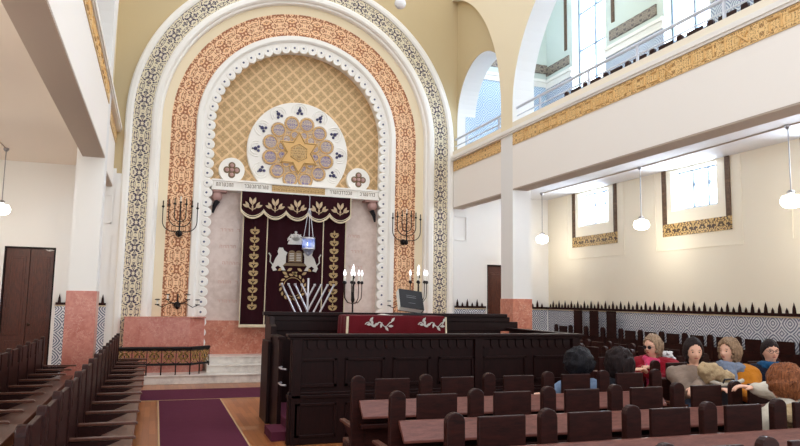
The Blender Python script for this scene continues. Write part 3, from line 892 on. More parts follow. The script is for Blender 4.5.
b = MB(); b.m = 0  # tablets
for s in (-1, 1):
    cx = 2.75 + s * .075
    b.prism([(cx - .075, 2.38), (cx + .075, 2.38), (cx + .075, 2.56)] + [(cx + .075 * math.cos(PI * j / 8), 2.56 + .07 * math.sin(PI * j / 8)) for j in range(1, 9)], 'y', y - .014, y)
b.prism([(2.5, 2.36), (3.0, 2.36), (3.0, 2.3), (2.5, 2.3)], 'y', y - .012, y)
b.m = 1
for s in (-1, 1):
    for k in range(5): b.box(2.75 + s * .075 - .05, 2.75 + s * .075 + .05, y - .018, y - .014, 2.41 + k * .035, 2.425 + k * .035)
build(b, 'tablets_embroidery', ['letter', 'embs'], cur)
for s in (-1, 1):  # rampant lions
    def L(x, z): return (2.75 + s * x, z)
    body = [L(.2, 2.36), L(.2, 2.5), L(.17, 2.58), L(.24, 2.62), L(.27, 2.68), L(.35, 2.68), L(.38, 2.6), L(.36, 2.54), L(.42, 2.45), L(.46, 2.34), L(.5, 2.26), L(.46, 2.18), L(.38, 2.2), L(.42, 2.26), L(.36, 2.3), L(.3, 2.26), L(.28, 2.2), L(.2, 2.2), L(.26, 2.3)]
    if s < 0: body = body[::-1]
    b = MB(); b.prism(body, 'y', y - .014, y)
    b.tube([(*[L(.46, 2.3)[0]], y, 2.3), (L(.53, 0)[0], y, 2.38), (L(.52, 0)[0], y, 2.5), (L(.56, 0)[0], y, 2.56)], .014, 5)
    build(b, 'lion_embroidery', 'embs', cur)
b = MB()
for s in (-1, 1):
    for k in range(4): leafmesh(b, 2.75 + s * (.06 + k * .1), 2.17 - .0 * k + .02 * (k % 2), y, .12, .03, PI / 2 + s * (PI / 2 + .5 * (-1) ** k))
build(b, 'garland_embroidery', 'embg', cur)
b = MB()
for k in range(16):
    a = 2 * PI * k / 16; leafmesh(b, 2.72 + .24 * math.cos(a), 1.85 + .24 * math.sin(a), y, .1, .025, a + 1.2)
b.tube([(2.72 + .2 * math.cos(2 * PI * j / 24), y, 1.85 + .2 * math.sin(2 * PI * j / 24)) for j in range(24)], .008, 5, True)
build(b, 'wreath_embroidery', 'embg', cur)

# eternal lamp
t = thing('hanging_lantern', 'glowing crystal lantern hanging on cords before the burgundy curtain', 'lamp', (3.0, 14.15, 2.65))
cx, cy = 2.97, 14.15
b = MB()
for j in range(3):
    a = 2 * PI * j / 3 + .4; b.tube([(cx + .12 * math.cos(a), cy + .12 * math.sin(a), 2.88), (cx + .02 * math.cos(a), cy + .02 * math.sin(a), 3.5)], .007, 5)
b.tube([(cx, cy, 3.5), (cx, cy, 3.78), (cx, 14.5, 3.87)], .006, 5); b.ball((cx, cy, 3.5), .025, 8); build(b, 'cord', 'silver', t)
for z in (2.86, 2.64):
    b = MB(); b.lathe([(.125, 0), (.14, .01), (.14, .03), (.125, .04)], (cx, cy, z), 18); build(b, 'ring', 'silver', t, True)
LG = glass_mat('lantern_glass', (170, 190, 240), .25)
for j in range(8):
    b = MB(); a = 2 * PI * j / 8; b.box(-.045, .045, .118, .128, -.1, .1); b.xf(Matrix.Translation((cx, cy, 2.76)) @ Matrix.Rotation(a, 4, 'Z')); build(b, 'glass_pane', LG, t)
b = MB(); b.lathe([(.12, 0), (.09, -.06), (.035, -.12), (.0, -.14)], (cx, cy, 2.64), 14); build(b, 'crystal_drop', LG, t)
b = MB(); b.ball((cx, cy, 2.76), .04, 10); build(b, 'lamp_bulb', emit('lantern_light', (215, 225, 255), 4.0), t, True)

# ------------------------------------------------------------------ candelabra, menorah, sconces
def candelabrum(x, yc, ztop, label, zbase):
    t = thing('standing_candelabrum', label, 'candelabrum', (x, yc, zbase), 'tall candelabra standing before the ark')
    b = MB(); b.lathe([(.16, 0), (.16, .02), (.05, .06), (.025, .12), (.018, .2)], (x, yc, zbase), 16)
    zc = ztop - .35
    b.tube([(x, yc, zbase + .1), (x, yc, zc - .1)], .016, 8); b.lathe([(.02, -.1), (.04, -.05), (.03, 0), (.02, .1)], (x, yc, zc - .3), 10)
    b.tube([(x, yc, zc - .1), (x, yc, zc + .06)], .012, 8)
    build(b, 'stem', 'iron', t, True)
    tips = [(0, 0, .1)] + [(.17 * math.cos(a), .17 * math.sin(a), 0) for a in (0, 1.2, 2.4, PI, -1.2, -2.0)]
    for (dx, dy, dz) in tips:
        p = Vector((x + dx, yc + dy, zc + dz))
        if dx or dy:
            b = MB(); b.tube([(x, yc, zc - .42), (x + dx * .6, yc + dy * .6, zc - .40), (x + dx * .95, yc + dy * .95, zc - .32), (x + dx, yc + dy, zc - .2), (p.x, p.y, p.z - .05)], .008, 6)
            build(b, 'arm', 'bronze', t, True)
        b = MB(); b.lathe([(.012, -.06), (.035, -.04), (.03, -.02), (.02, 0)], p, 10); cup = build(b, 'candle_cup', 'iron', t, True)
        b = MB(); b.tube([p - Vector((0, 0, .01)), p + Vector((0, 0, .1))], .016, 8); build(b, 'candle', 'candle', t, True)
        b = MB(); b.lathe([(.012, 0), (.022, .03), (.022, .05), (.012, .08), (.003, .11)], p + Vector((0, 0, .1)), 10); build(b, 'bulb', 'bulb', t, True)
candelabrum(3.45, 12.3, 2.30, 'lit seven-light candelabrum standing beside the ark curtain edge', 0)
candelabrum(4.76, 12.3, 2.34, 'lit seven-light candelabrum standing before the arabesque band, beyond the book', 0)

t = thing('menorah', 'large silver menorah with straight slanting branches before the curtain', 'menorah', (2.6, 12.3, 0))
x, yc = 2.6, 12.3
b = MB(); b.lathe([(.2, 0), (.2, .03), (.08, .07), (.03, .15), (.022, .3)], (x, yc, 0), 18); b.tube([(x, yc, .25), (x, yc, 1.98)], .02, 10)
build(b, 'stem', 'silver', t, True)
for k in range(1, 5):
    for s in (-1, 1):
        top = Vector((x + s * k * .12, yc, 1.86)); root_ = Vector((x + s * .0, yc, 1.84 - k * .24 + .02))
        b = MB(); b.tube([root_, top], .017, 8); b.lathe([(.018, -.02), (.024, .0), (.022, .02)], top, 10); build(b, 'branch', 'silver', t, True)

def sconce(x, zt, zb, label, n=7, shaded=False):
    t = thing('wall_candelabrum', label, 'wall candelabrum', (x, 14.44, zb), 'dark wall candelabra on the arabesque band')
    yb = 14.22
    b = MB(); b.lathe([(.07, 0), (.06, -.03), (.02, -.05)], (x, 14.44, zb + .08), 12, 'y'); b.ball((x, yb + .03, zb + .06), .05, 10)
    b.tube([(x, 14.42, zb + .08), (x, yb, zb + .08)], .018, 8); b.lathe([(.02, -.1), (.045, -.05), (.03, 0)], (x, yb, zb + .1), 10)
    b.tube([(x, yb, zb), (x, yb, zt - .12)], .014, 8)
    build(b, 'stem', 'iron', t, True)
    m = (n - 1) // 2
    hs = [0] + [s * k for k in range(1, m + 1) for s in (-1, 1)]
    for h in hs:
        if not shaded:
            dx = h * .11; zz = zt - .12 - abs(h) * .035
            if h:
                w = abs(dx); b = MB(); z0 = zb + .1 + (m - abs(h)) * .1
                rad = min(w, .2); s = 1 if h > 0 else -1
                p = [(x, yb, z0), (x + s * max(w - rad, 0), yb, z0)] + [(x + s * (w - rad + rad * math.sin(q)), yb, z0 + rad * (1 - math.cos(q))) for q in [PI / 2 * j / 6 for j in range(1, 7)]] + [(x + s * w, yb, zz)]
                b.tube(p, .010, 6); build(b, 'arm', 'iron', t, True)
            b = MB(); b.lathe([(.01, -.03), (.028, -.01), (.024, .01)], (x + dx, yb, zz), 8); build(b, 'candle_cup', 'iron', t, True)
            b = MB(); b.tube([(x + dx, yb, zz), (x + dx, yb, zz + .11)], .012, 7); build(b, 'candle', 'bronze' if h else 'candle', t, True)
        else:
            dx = h * .19; zz = zt - .14 - (abs(h) - 1) * .1 if h else zt - .02
            if h:
                b = MB(); s = 1 if h > 0 else -1
                b.tube([(x, yb, zb + .1), (x + dx * .4, yb, zb + .12), (x + dx * .75, yb, zz - .14), (x + dx, yb, zz - .1)], .009, 6); build(b, 'arm', 'iron', t, True)
                b = MB(); b.lathe([(.012, 0), (.04, .0), (.045, .02)], (x + dx, yb, zz - .1), 10); build(b, 'candle_cup', 'iron', t, True)
                b = MB(); b.tube([(x + dx, yb, zz - .09), (x + dx, yb, zz)], .016, 8); build(b, 'candle', 'candle', t, True)
                b = MB(); b.lathe([(.045, 0), (.05, .012), (.02, .02)], (x + dx, yb, zz), 10); build(b, 'cap', 'iron', t, True)
    return t
sconce(.36, 3.62, 2.8, 'upper dark seven-armed wall candelabrum on the arabesque band nearest the rose block')
sconce(5.2, 3.66, 2.84, 'upper dark seven-armed wall candelabrum over the standing candelabrum and book')
sconce(.4, 1.78, 1.36, 'lower dark wall candelabrum with capped candles just above the rose marble block', 5, True)
sconce(5.2, 1.82, 1.4, 'lower dark wall candelabrum with capped candles just above the open book', 5, True)

# gilded iron railing in front of the rose block
t = thing('iron_railing', 'low black iron railing with gilded scrolls before the rose marble block', 'railing', (.2, 13.55, .1))
def railing_run(p0, p1, n):
    p0, p1 = Vector(p0), Vector(p1); d = (p1 - p0); L = d.length; d.normalize(); nrm = Vector((-d.y, d.x, 0))
    def P(s, z): q = p0 + d * s; return (q.x, q.y, z)
    for z, r_, nm in ((.65, .03, 'top_rail'), (.355, .022, 'bottom_rail'), (.61, .010, 'thin_rail')):
        b = MB(); b.tube([P(0, z), P(L, z)], r_, 8); build(b, nm, 'iron', t, True)
    for i in range(n + 1):
        b = MB(); b.tube([P(L * i / n, .16 if p0.x > -.2 or i > 1 else 0), P(L * i / n, .36)], .012, 8); b.tube([P(L * i / n, .36), P(L * i / n, .65)], .008, 6); build(b, 'post', 'iron', t)
    for i in range(n):
        b = MB(); c = L * (i + .5) / n; w = L / n / 2 * .92
        for s in (-1, 1):
            for (ox, oz, R, tw, sg) in ((.5, .56, .055, 1.6, 1), (.5, .44, .055, 1.6, -1), (.1, .5, .07, .6, 1)):
                pts = []
                for j in range(19):
                    q = j / 18; a = sg * (q * 2 * PI * 1.3) + (0 if sg > 0 else PI); r_ = R * (1 - .6 * q)
                    pts.append(P(c + s * (w * ox + r_ * math.cos(a)), oz + r_ * math.sin(a)))
                b.tube(pts, .0085, 5)
            b.tube([P(c + s * .01, .37), P(c + s * w * .35, .44), P(c + s * w * .8, .5), P(c + s * w * .35, .57), P(c + s * .01, .63)], .009, 5)
        build(b, 'scroll_panel', 'goldpaint', t, True)
        b = MB()
        for s in (-1, 1):
            b.tube([P(c + s * w * .9, .37), P(c + s * w * .25, .42), P(c + s * w * .75, .5), P(c + s * w * .2, .56), P(c + s * w * .9, .62)], .009, 5); b.tube([P(c + s * w * .3 + .035 * math.cos(q) * s, .49 + .05 * math.sin(q)) for q in [j * .5 for j in range(11)]], .008, 5)
        build(b, 'iron_scroll', 'iron', t, True)
railing_run((-.62, 13.5, 0), (.66, 13.5, 0), 5)
railing_run((.66, 13.5, 0), (1.02, 13.86, 0), 2)

# carpets
def carpet(x0, x1, y0, y1, label, z=.012):
    t = thing('carpet', label, 'carpet', ((x0 + x1) / 2, (y0 + y1) / 2, 0))
    b = MB(); b.box(x0 + .02, x1 - .02, y0 + .02, y1 - .02, 0.001, z); build(b, 'pile', 'carpet', t)
    b = MB()
    for q in ((x0, x0 + .02, y0, y1), (x1 - .02, x1, y0, y1), (x0, x1, y0, y0 + .02), (x0, x1, y1 - .02, y1)): b.box(*q, .001, z * .8)
    build(b, 'binding', plain('carpet_edge_%d' % len(label), (196, 160, 120), .8), t)
carpet(.1, 1.05, -.6, 11.33, 'long purple carpet runner up the bare aisle beside the dark reading platform')
carpet(-.4, 6.1, 11.34, 12.62, 'wide purple carpet lying crosswise before the marble steps')

# ------------------------------------------------------------------ bima (reading platform)
bi = thing('reading_platform', 'large dark wood enclosure in the middle of the hall around the cloth-covered desk', 'bimah', (3.4, 8.6, 0))
bx0, bx1, by0, by1 = 1.45, 5.2, 7.65, 9.5
def panel_wall(name, x0, x1, y, zt, dent=True, posts=()):
    b = MB(); b.box(x0, x1, y, y + .06, .05, zt - .04)
    b.box(x0 - .02, x1 + .02, y - .03, y + .08, 0, .5); b.box(x0 - .03, x1 + .03, y - .045, y + .09, .5, .54); b.box(x0 - .015, x1 + .015, y - .02, y + .07, .54, .57)
    o = build(b, name, 'bima', bi, bevel=.006)
    b = MB(); b.box(x0 - .05, x1 + .05, y - .07, y + .12, zt - .035, zt); b.box(x0 - .03, x1 + .03, y - .045, y + .1, zt - .065, zt - .035)
    build(b, 'cap_rail', 'bima', o, bevel=.008)
    ps = sorted([x0] + list(posts) + [x1])
    for a, c in zip(ps, ps[1:]):
        b = MB(); n_ = max(1, round((c - a) / .62)); w = (c - a) / n_
        for k in range(n_):
            p, q = a + k * w + .05, a + (k + 1) * w - .05
            for (u0, u1, z0, z1) in ((p, q, .62, .66), (p, q, zt - .3, zt - .27), (p, p + .035, .62, zt - .27), (q - .035, q, .62, zt - .27)): b.box(u0, u1, y - .022, y, z0, z1)
            for (u0, u1, z0, z1) in ((p, q, .08, .11), (p, q, .42, .45), (p, p + .03, .08, .45), (q - .03, q, .08, .45)): b.box(u0, u1, y - .045, y - .03, z0, z1)
        build(b, 'panel_moulding', 'bima', o, bevel=.004)
    if dent:
        b = MB(); x = x0 + .06; st_ = .115
        while x < x1 - .08:
            b.prism([(x + .05 * math.cos(PI + PI * j / 6) + .05, zt - .125 + .05 * math.sin(PI + PI * j / 6)) for j in range(7)] + [(x + .1, zt - .08), (x, zt - .06)], 'y', y - .018, y)
            x += st_
        build(b, 'arcaded_frieze', 'bima', o)
    for p in list(posts) + [x0 + .06, x1 - .06]:
        b = MB(); b.box(p - .055, p + .055, y - .045, y + .07, .0, zt - .06); build(b, 'pilaster', 'bima', o, bevel=.006)
    return o
panel_wall('front_parapet', bx0, bx1, by0, 1.21, True, (3.75,))
b = MB()
for (x0, x1, z0, z1, e) in ((1.5, 5.02, 0, 1.37, 0), (1.44, 5.06, 1.37, 1.42, .05), (1.47, 5.14, 1.296, 1.372, .025), (1.5, 5.3, 1.16, 1.302, .012)):
    b.box(x0 - e, x1 + e, by1 - .06 - e, by1 + e, z0, z1)
build(b, 'back_wall', 'bima', bi, bevel=.008)
b = MB(); b.prism([(by1 - .5, 0), (by1 + .02, 0), (by1 + .02, 1.36), (by1 - .3, 1.36), (by1 - .38, 1.27), (by1 - .5, 1.24)], 'x', 1.43, 1.5); b.prism([(by1 - .5, 0), (by1 + .06, 0), (by1 + .06, .95), (by1 - .0, 1.05), (by1 - .5, 1.05)], 'x', 1.40, 1.45)
build(b, 'side_pier', 'bima', bi, bevel=.006)
b = MB(); b.box(1.45, 1.5, 8.45, 9.05, .0, 1.12); b.box(1.43, 1.52, 8.43, 9.05, 1.1, 1.14); build(b, 'side_gate', 'bima', bi, bevel=.006)
for z in (.62, .8):
    b = MB(); b.tube([(1.44, 7.86, z), (1.40, 7.92, z), (1.40, 8.1, z), (1.44, 8.16, z)], .011, 6); build(b, 'gate_bracket', 'silver', bi, True)
b = MB(); b.box(5.14, 5.2, by0 + .1, by1 - .1, 0, 1.17); b.box(5.11, 5.23, by0 + .05, by1 - .05, 1.17, 1.21); build(b, 'side_parapet', 'bima', bi, bevel=.006)
b = MB(); b.box(1.5, 5.14, by0 + .08, by1 - .08, 0, .2); build(b, 'platform_floor', 'carpet', bi)
b = MB(); b.box(1.3, 1.5, 7.9, 8.4, 0, .1); build(b, 'entrance_step', 'carpet', bi)

# desk, cloth, book
t = thing('reading_desk', 'dark wooden desk under the crimson cloth inside the dark enclosure', 'desk', (3.05, 8.6, .2))
b = MB(); b.box(2.37, 3.6, 8.5, 8.9, 1.34, 1.39); build(b, 'desk_top', 'bima', t, bevel=.006)
for px in (2.4, 3.5):
    b = MB(); b.box(px, px + .06, 8.54, 8.86, .2, 1.34); build(b, 'side_panel', 'bima', t)
b = MB(); b.box(2.46, 3.5, 8.8, 8.84, .2, 1.34); build(b, 'back_panel', 'bima', t)
# cloth as a draped sheet
t = thing('tablecloth', 'crimson velvet cloth with white floral embroidery draped over the reading desk', 'tablecloth', (3.02, 8.6, 1.39))
b = MB(); vs = []; fs = []
X0, X1 = 2.32, 3.66
def ring(z, e, amp):
    o = []; n = 96
    for i in range(n):
        q = i / n * 4; s = int(q); f = q - s
        x, y = ((X0 - e + (X1 - X0 + 2 * e) * f, 8.47 - e), (X1 + e, 8.47 - e + (.46 + 2 * e) * f), (X1 + e - (X1 - X0 + 2 * e) * f, 8.93 + e), (X0 - e, 8.93 + e - (.46 + 2 * e) * f))[s]
        w = amp * math.sin(f * 2 * PI * (7 if s % 2 == 0 else 3))
        if s == 0: y -= w
        elif s == 1: x += w
        elif s == 2: y += w
        else: x -= w
        o.append((x, y, z))
    return o
for z, e, a in ((1.405, -.03, 0), (1.40, -.005, 0), (1.38, .006, .002), (1.2, .012, .01), (1.05, .015, .016), (.92, .018, .02)): vs += ring(z, e, a)
for k in range(5):
    for i in range(96): fs.append((k * 96 + i, k * 96 + (i + 1) % 96, (k + 1) * 96 + (i + 1) % 96, (k + 1) * 96 + i))
fs.append(tuple(range(95, -1, -1)))
b.add(vs, fs); cl = build(b, 'cloth', 'velvetred', t, True)
b = MB(); b.tube([(X0 - .01, 8.455, 1.39), (X0 - .015, 8.45, 1.2), (X0 - .02, 8.445, .93)], .016, 6); b.tube([(X0 - .03, 8.44, .93), (X1 + .03, 8.44, .93)], .014, 6)
b.tube([(X1 + .01, 8.455, 1.39), (X1 + .02, 8.445, .93)], .012, 6)
build(b, 'fringe', 'braid', cl)
for cx in (2.72, 3.45):
    b = MB()
    for k in range(9):
        a = k * .9; leafmesh(b, cx - .16 + k * .042, 1.29 + .035 * math.sin(k * 1.7), 8.452, .075, .016, a)
    b.tube([(cx - .18 + .36 * j / 16, 8.446, 1.29 + .03 * math.sin(j * .9)) for j in range(17)], .006, 5)
    if cx > 3: b.tube([(cx + .17, 8.446, 1.29), (cx + .2, 8.446, 1.36)], .008, 5)
    build(b, 'flower_embroidery', 'embs', cl)
t = thing('prayer_book', 'thick black book propped on a slanted stand on the crimson cloth', 'book', (3.2, 8.55, 1.41))
c, s = math.cos(.95), math.sin(.95)
b = MB(); b.box(-.2, .2, -.12, .14, 0, .03); b.xf(Matrix.Translation((3.25, 8.68, 1.41))); build(b, 'stand', 'black', t, bevel=.005)
Mx = Matrix.Translation((3.21, 8.6, 1.445)) @ Matrix.Rotation(.12, 4, 'Y') @ Matrix.Rotation(.95, 4, 'X')
b = MB(); b.box(-.17, .17, 0, .3, .09, .1); b.box(-.17, .17, 0, .3, 0, .01); b.box(.16, .17, 0, .3, 0, .1); b.xf(Mx); build(b, 'cover', 'black', t, bevel=.003)
b = MB(); b.box(-.175, .155, .006, .294, .01, .09); b.xf(Mx); build(b, 'pages', 'page', t)
b = MB(); b.box(-.07, .07, .17, .175, .1, .103); b.box(-.07, .07, .2, .203, .1, .103); b.box(-.05, .05, .08, .083, .1, .103); b.xf(Mx); build(b, 'cover_lettering', 'steel', t)
t = thing('paper_sheet', 'white paper lying beside the black book on the crimson cloth', 'paper', (2.95, 8.45, 1.405))
b = MB(); vs = []
for i in range(7):
    for j in range(5): vs.append((2.78 + i * .05, 8.5 + j * .045, 1.412 + .012 * math.sin(i * 1.1) * (j / 4)))
b.add(vs, [(i * 5 + j, (i + 1) * 5 + j, (i + 1) * 5 + j + 1, i * 5 + j + 1) for i in range(6) for j in range(4)])
o = build(b, 'sheet', 'page', t, True); m_ = o.modifiers.new('thick', 'SOLIDIFY'); m_.thickness = .002

# ------------------------------------------------------------------ benches
PT = .581
def bench_parts(root, n, pitch=PT, ledge=True, high=()):
    """local: runs along +x from 0, sitter faces +y."""
    L = n * pitch
    def P(mb, name, mat, par=root, **k):
        return build(mb, name, mat, par, **k)
    for i in range(n + 1):
        x = i * pitch; b = MB()
        b.prism([(x - .055, 0), (x + .055, 0), (x + .055, .95)] + [(x + .055 * math.cos(PI * j / 8), .95 + .05 * math.sin(PI * j / 8)) for j in range(1, 9)], 'y', -.03, .02)
        P(b, 'post', 'bench', bevel=.006)
        b = MB(); b.prism([(.02, .0), (.36, .0), (.36, .42), (.14, .43), (.2, .5), (.36, .565), (.02, .565)], 'x', x - .016, x + .016)
        P(b, 'divider', 'bench')
        b = MB(); b.prism([(.02, .57), (.46, .57), (.465, .58), (.45, .593), (.02, .593)], 'x', x - .024, x + .024)
        P(b, 'armrest', 'seat', bevel=.005)
    for i in range(n):
        x = (i + .5) * pitch; zt = 1.33 if i in high else .97
        b = MB(); b.box(x - .148, x + .148, -.014, .014, .78, zt); P(b, 'back_panel', 'bench', bevel=.006)
    b = MB(); b.box(0, L, -.02, .008, .36, .80); P(b, 'backrest', 'bench', bevel=.004)
    b = MB(); b.box(0, L, .0, .43, .40, .44); b.box(0, L, .38, .41, .3, .4); P(b, 'seat', 'seat', bevel=.006)
    if ledge:
        b = MB(); b.prism([(-.03, .81), (-.05, .81), (-.155, .70), (-.155, .682), (-.14, .68), (-.03, .785)], 'x', .0, L)
        P(b, 'book_ledge', 'ledge', bevel=.004)
        b = MB(); b.box(0, L, -.12, -.03, .60, .635); P(b, 'shelf', 'bench', bevel=.004)

def bench(n, loc, rot, label, group, ledge=True, pitch=PT, high=()):
    t = thing('pew', label, 'bench', (0, 0, 0), group)
    bench_parts(t, n, pitch, ledge, high)
    t.location = loc; t.rotation_euler.z = rot
    return t
G1 = 'pews facing the reading platform'; G2 = 'pews running along the left aisle'; G3 = 'pews running along the right aisle'
bench(5, (1.555, 5.33, 0), 0, 'short dark pew just behind the reading platform, two dark-haired people on it', G1)
bench(9, (1.555, 4.39, 0), 0, 'dark pew second from the reading platform, empty with worn book ledge', G1)
bench(9, (1.565, 3.48, 0), 0, 'dark pew third from the reading platform, a person in a beige jacket on it', G1)
bench(9, (1.555, 2.50, 0), 0, 'dark pew fourth from the reading platform, only its post tops showing', G1)
bench(14, (-.55, 12.05, 0), -PI / 2, 'long dark pew beside the purple runner with bare seats and armrests', G2, pitch=.6)
bench(14, (-1.51, 11.1, 0), -PI / 2, 'long dark pew second from the purple runner, ending before the rose plinth', G2, pitch=.6)
bench(12, (-2.47, 11.9, 0), -PI / 2, 'long dark pew nearest the dark double door', G2, pitch=.6)
bench(3, (6.9, 6.15, 0), PI, 'dark pew facing the entrance with three seated women on it', G3, ledge=True)
bench(3, (6.6, 6.95, 0), PI, 'dark pew with the woman in the red jacket on it', G3, ledge=True)
bench(8, (7.0, 7.7, 0), PI / 2, 'dark pew in the right aisle, one row away from the wall', G3)
bench(5, (6.1, 7.75, 0), PI / 2, 'dark pew standing beside the end of the reading platform', G3)
# raised wall bench
t = thing('wooden_dais', 'low dark wooden plinth carrying the pew along the tiled wall', 'plinth', (8.5, 9.5, 0))
b = MB(); b.box(8.15, 8.86, 6.0, 13.85, 0, .12); build(b, 'deck', 'bench', t, bevel=.008)
b = MB(); b.box(8.12, 8.16, 5.98, 13.87, .09, .125); build(b, 'nosing', 'seat', t, bevel=.004)
bench(13, (8.72, 6.15, .125), PI / 2, 'dark wall pew against the tiles with three tall seat backs', G3, ledge=False, high=(9, 10, 11))
t = thing('wooden_dais', 'step carrying the gallery pew behind the parapet', 'plinth', (6.7, 7, 4.2))
b = MB(); b.box(6.47, 7.05, 4.05, 10.6, 4.2, 4.5); build(b, 'deck', 'bench', t)
bench(11, (6.95, 4.1, 4.5), PI / 2 + 0, 'dark pew up in the bright gallery, only its back tops showing', 'gallery pews', ledge=False)

# ------------------------------------------------------------------ pendant lamps
def pendant(x, y, label):
    t = thing('pendant_lamp', label, 'lamp', (x, y, 4.1), 'white globe pendants of the aisles')
    b = MB(); b.lathe([(.045, 0), (.045, -.03), (.02, -.06)], (x, y, 4.1), 14); build(b, 'ceiling_rose', 'steel', t, True)
    b = MB(); b.tube([(x, y, 4.08), (x, y, 3.16)], .008, 6); build(b, 'rod', 'steel', t, True)
    b = MB(); b.lathe([(.05, 0), (.06, .03), (.03, .06)], (x, y, 3.13), 14); build(b, 'holder', 'steel', t, True)
    b = MB(); b.lathe([(.05, .12), (.11, .11), (.14, .05), (.135, .0), (.10, -.04), (.05, -.055), (0, -.057)], (x, y, 3.0), 22); build(b, 'lamp_shade', 'globe', t, True)
pendant(8.18, 13.39, 'lit white pendant lamp nearest the column in the right aisle')
pendant(8.2, 10.05, 'lit white pendant lamp between the first two gold-bordered windows')
pendant(8.1, 6.86, 'lit white pendant lamp closest to the camera in the right aisle')
pendant(-2.57, 13.1, 'lit white pendant lamp before the wall over the dark double door')
for x_, y_ in ((-2.57, 9.8), (-2.57, 6.5), (-2.57, 3.2), (8.1, 3.6)): pendant(x_, y_, 'added white pendant lamp out of view, lighting the aisle')  # out-of-view pendants added to light the aisles
t = thing('cable_conduit', 'thin grey conduit on the right aisle ceiling linking the pendants', 'cable', (8.2, 10, 4.09))
b = MB(); b.tube([(8.18, 13.39, 4.09), (8.2, 10.05, 4.09), (8.1, 6.86, 4.09), (8.1, 3, 4.09)], .01, 6); build(b, 'pipe', 'soffit', t)
t = thing('cable_conduit', 'thin grey conduit on the left aisle ceiling above the double door', 'cable', (-2.57, 12, 4.09))
b = MB(); b.tube([(-2.57, 13.1, 4.09), (-2.57, 4, 4.09)], .01, 6); build(b, 'pipe', 'soffit', t)
t = thing('ceiling_globe', 'small white globe hanging high in front of the great arch', 'lamp', (2.79, 8.0, 5.43))
b = MB(); b.ball((2.79, 8.0, 5.45), .075, 20); build(b, 'globe', 'opal', t, True)
b = MB(); b.lathe([(.02, 0), (.03, .03), (.01, .05)], (2.79, 8, 5.52), 10); b.tube([(2.79, 8, 5.55), (2.79, 8, 9.6)], .006, 6); build(b, 'rod', 'steel', t)
b = MB(); b.box(2.7, 2.88, Y0, FW, 9.6, 9.8); struct('ceiling_rib', b, 'cream')

# ------------------------------------------------------------------ people
def capsule(b, pts, rs, n=12):
    for i in range(len(pts) - 1):
        p, q = Vector(pts[i]), Vector(pts[i + 1])
        b.tube([p.lerp(q, k / 4) for k in range(5)], [rs[i] + (rs[i + 1] - rs[i]) * k / 4 for k in range(5)], n)
    for p, r_ in zip(pts, rs): b.ball(p, r_ * .995, n)
def loft(b, secs, R, Fv, n=20):
    vs = []; fs = []
    for (c, hw, hd) in secs:
        for j in range(n):
            a = 2 * PI * j / n; ca, sa = math.cos(a), math.sin(a)
            e = 2 / 2.4
            vs.append(Vector(c) + R * (hw * math.copysign(abs(ca) ** e, ca)) + Fv * (hd * math.copysign(abs(sa) ** e, sa)))
    m = len(secs)
    for i in range(m - 1):
        for j in range(n): fs.append((i * n + j, i * n + (j + 1) % n, (i + 1) * n + (j + 1) % n, (i + 1) * n + j))
    fs += [tuple(range(n - 1, -1, -1)), tuple(range((m - 1) * n, m * n))]
    b.add(vs, fs)
def melt(b, name, mat, parent, voxel=.011, smooth=4, rough=0.0, rs=8.0):
    """union of the pieces as one continuous surface"""
    o = build(b, name, mat, parent)
    m = o.modifiers.new('r', 'REMESH'); m.mode = 'VOXEL'; m.voxel_size = voxel
    s = o.modifiers.new('s', 'SMOOTH'); s.iterations = smooth; s.factor = .5
    dg = bpy.context.evaluated_depsgraph_get(); me = bpy.data.meshes.new_from_object(o.evaluated_get(dg))
    o.modifiers.clear(); old = o.data; o.data = me; bpy.data.meshes.remove(old); me.name = name
    if not me.materials: me.materials.append(M[mat])
    if rough:
        ns = [v.normal.copy() for v in me.vertices]
        for v, nn in zip(me.vertices, ns):
            d = noise.fractal(v.co * rs, 1.0, 2.0, 3) * rough
            v.co += nn * d
    me.polygons.foreach_set('use_smooth', [True] * len(me.polygons))
    return o
def head_shape(b, Mx, s=1.1):
    vs = []; fs = []; n, h = 44, 34
    for i in range(h + 1):
        p = -PI / 2 + .03 + (PI - .06) * i / h
        for j in range(n):
            t = 2 * PI * j / n
            x, y, z = math.cos(p) * math.cos(t), math.cos(p) * math.sin(t), math.sin(p)
            X, Y, Z = x * .075, y * .096, z * .118
            if z < 0:
                X *= 1 - .34 * (-z) ** 1.4
                if y < 0: Y *= 1 - .3 * (-z)
                else: Y *= 1 - .06 * (-z)
            if y > 0 and Z < .06: Y = min(Y, .088)
            g = lambda cx, cz, sx, sz: math.exp(-((X - cx) / sx) ** 2 - ((Z - cz) / sz) ** 2) if y > .2 else 0
            Y += .024 * g(0, -.022, .011, .016) + .013 * g(0, -.002, .009, .022)
            Y -= .010 * (g(.030, .006, .016, .011) + g(-.030, .006, .016, .011))
            Y += .005 * (g(.028, .024, .022, .007) + g(-.028, .024, .022, .007)) + .007 * g(0, -.056, .02, .008) + .008 * g(0, -.092, .02, .016)
            Y -= .003 * g(0, -.052, .022, .003)
            vs.append(Mx @ (Vector((X, Y, Z)) * s))
    for i in range(h):
        for j in range(n): fs.append((i * n + j, i * n + (j + 1) % n, (i + 1) * n + (j + 1) % n, (i + 1) * n + j))
    fs += [tuple(range(n - 1, -1, -1)), tuple(range(h * n, (h + 1) * n))]
    b.add(vs, fs)
    for sx in (-1, 1):
        st_ = len(b.v); b.ball((0, 0, 0), .03, 10, (.35, .6, 1)); b.xf(Mx @ Matrix.Translation((sx * .074 * s, -.008, -.005)), st_)
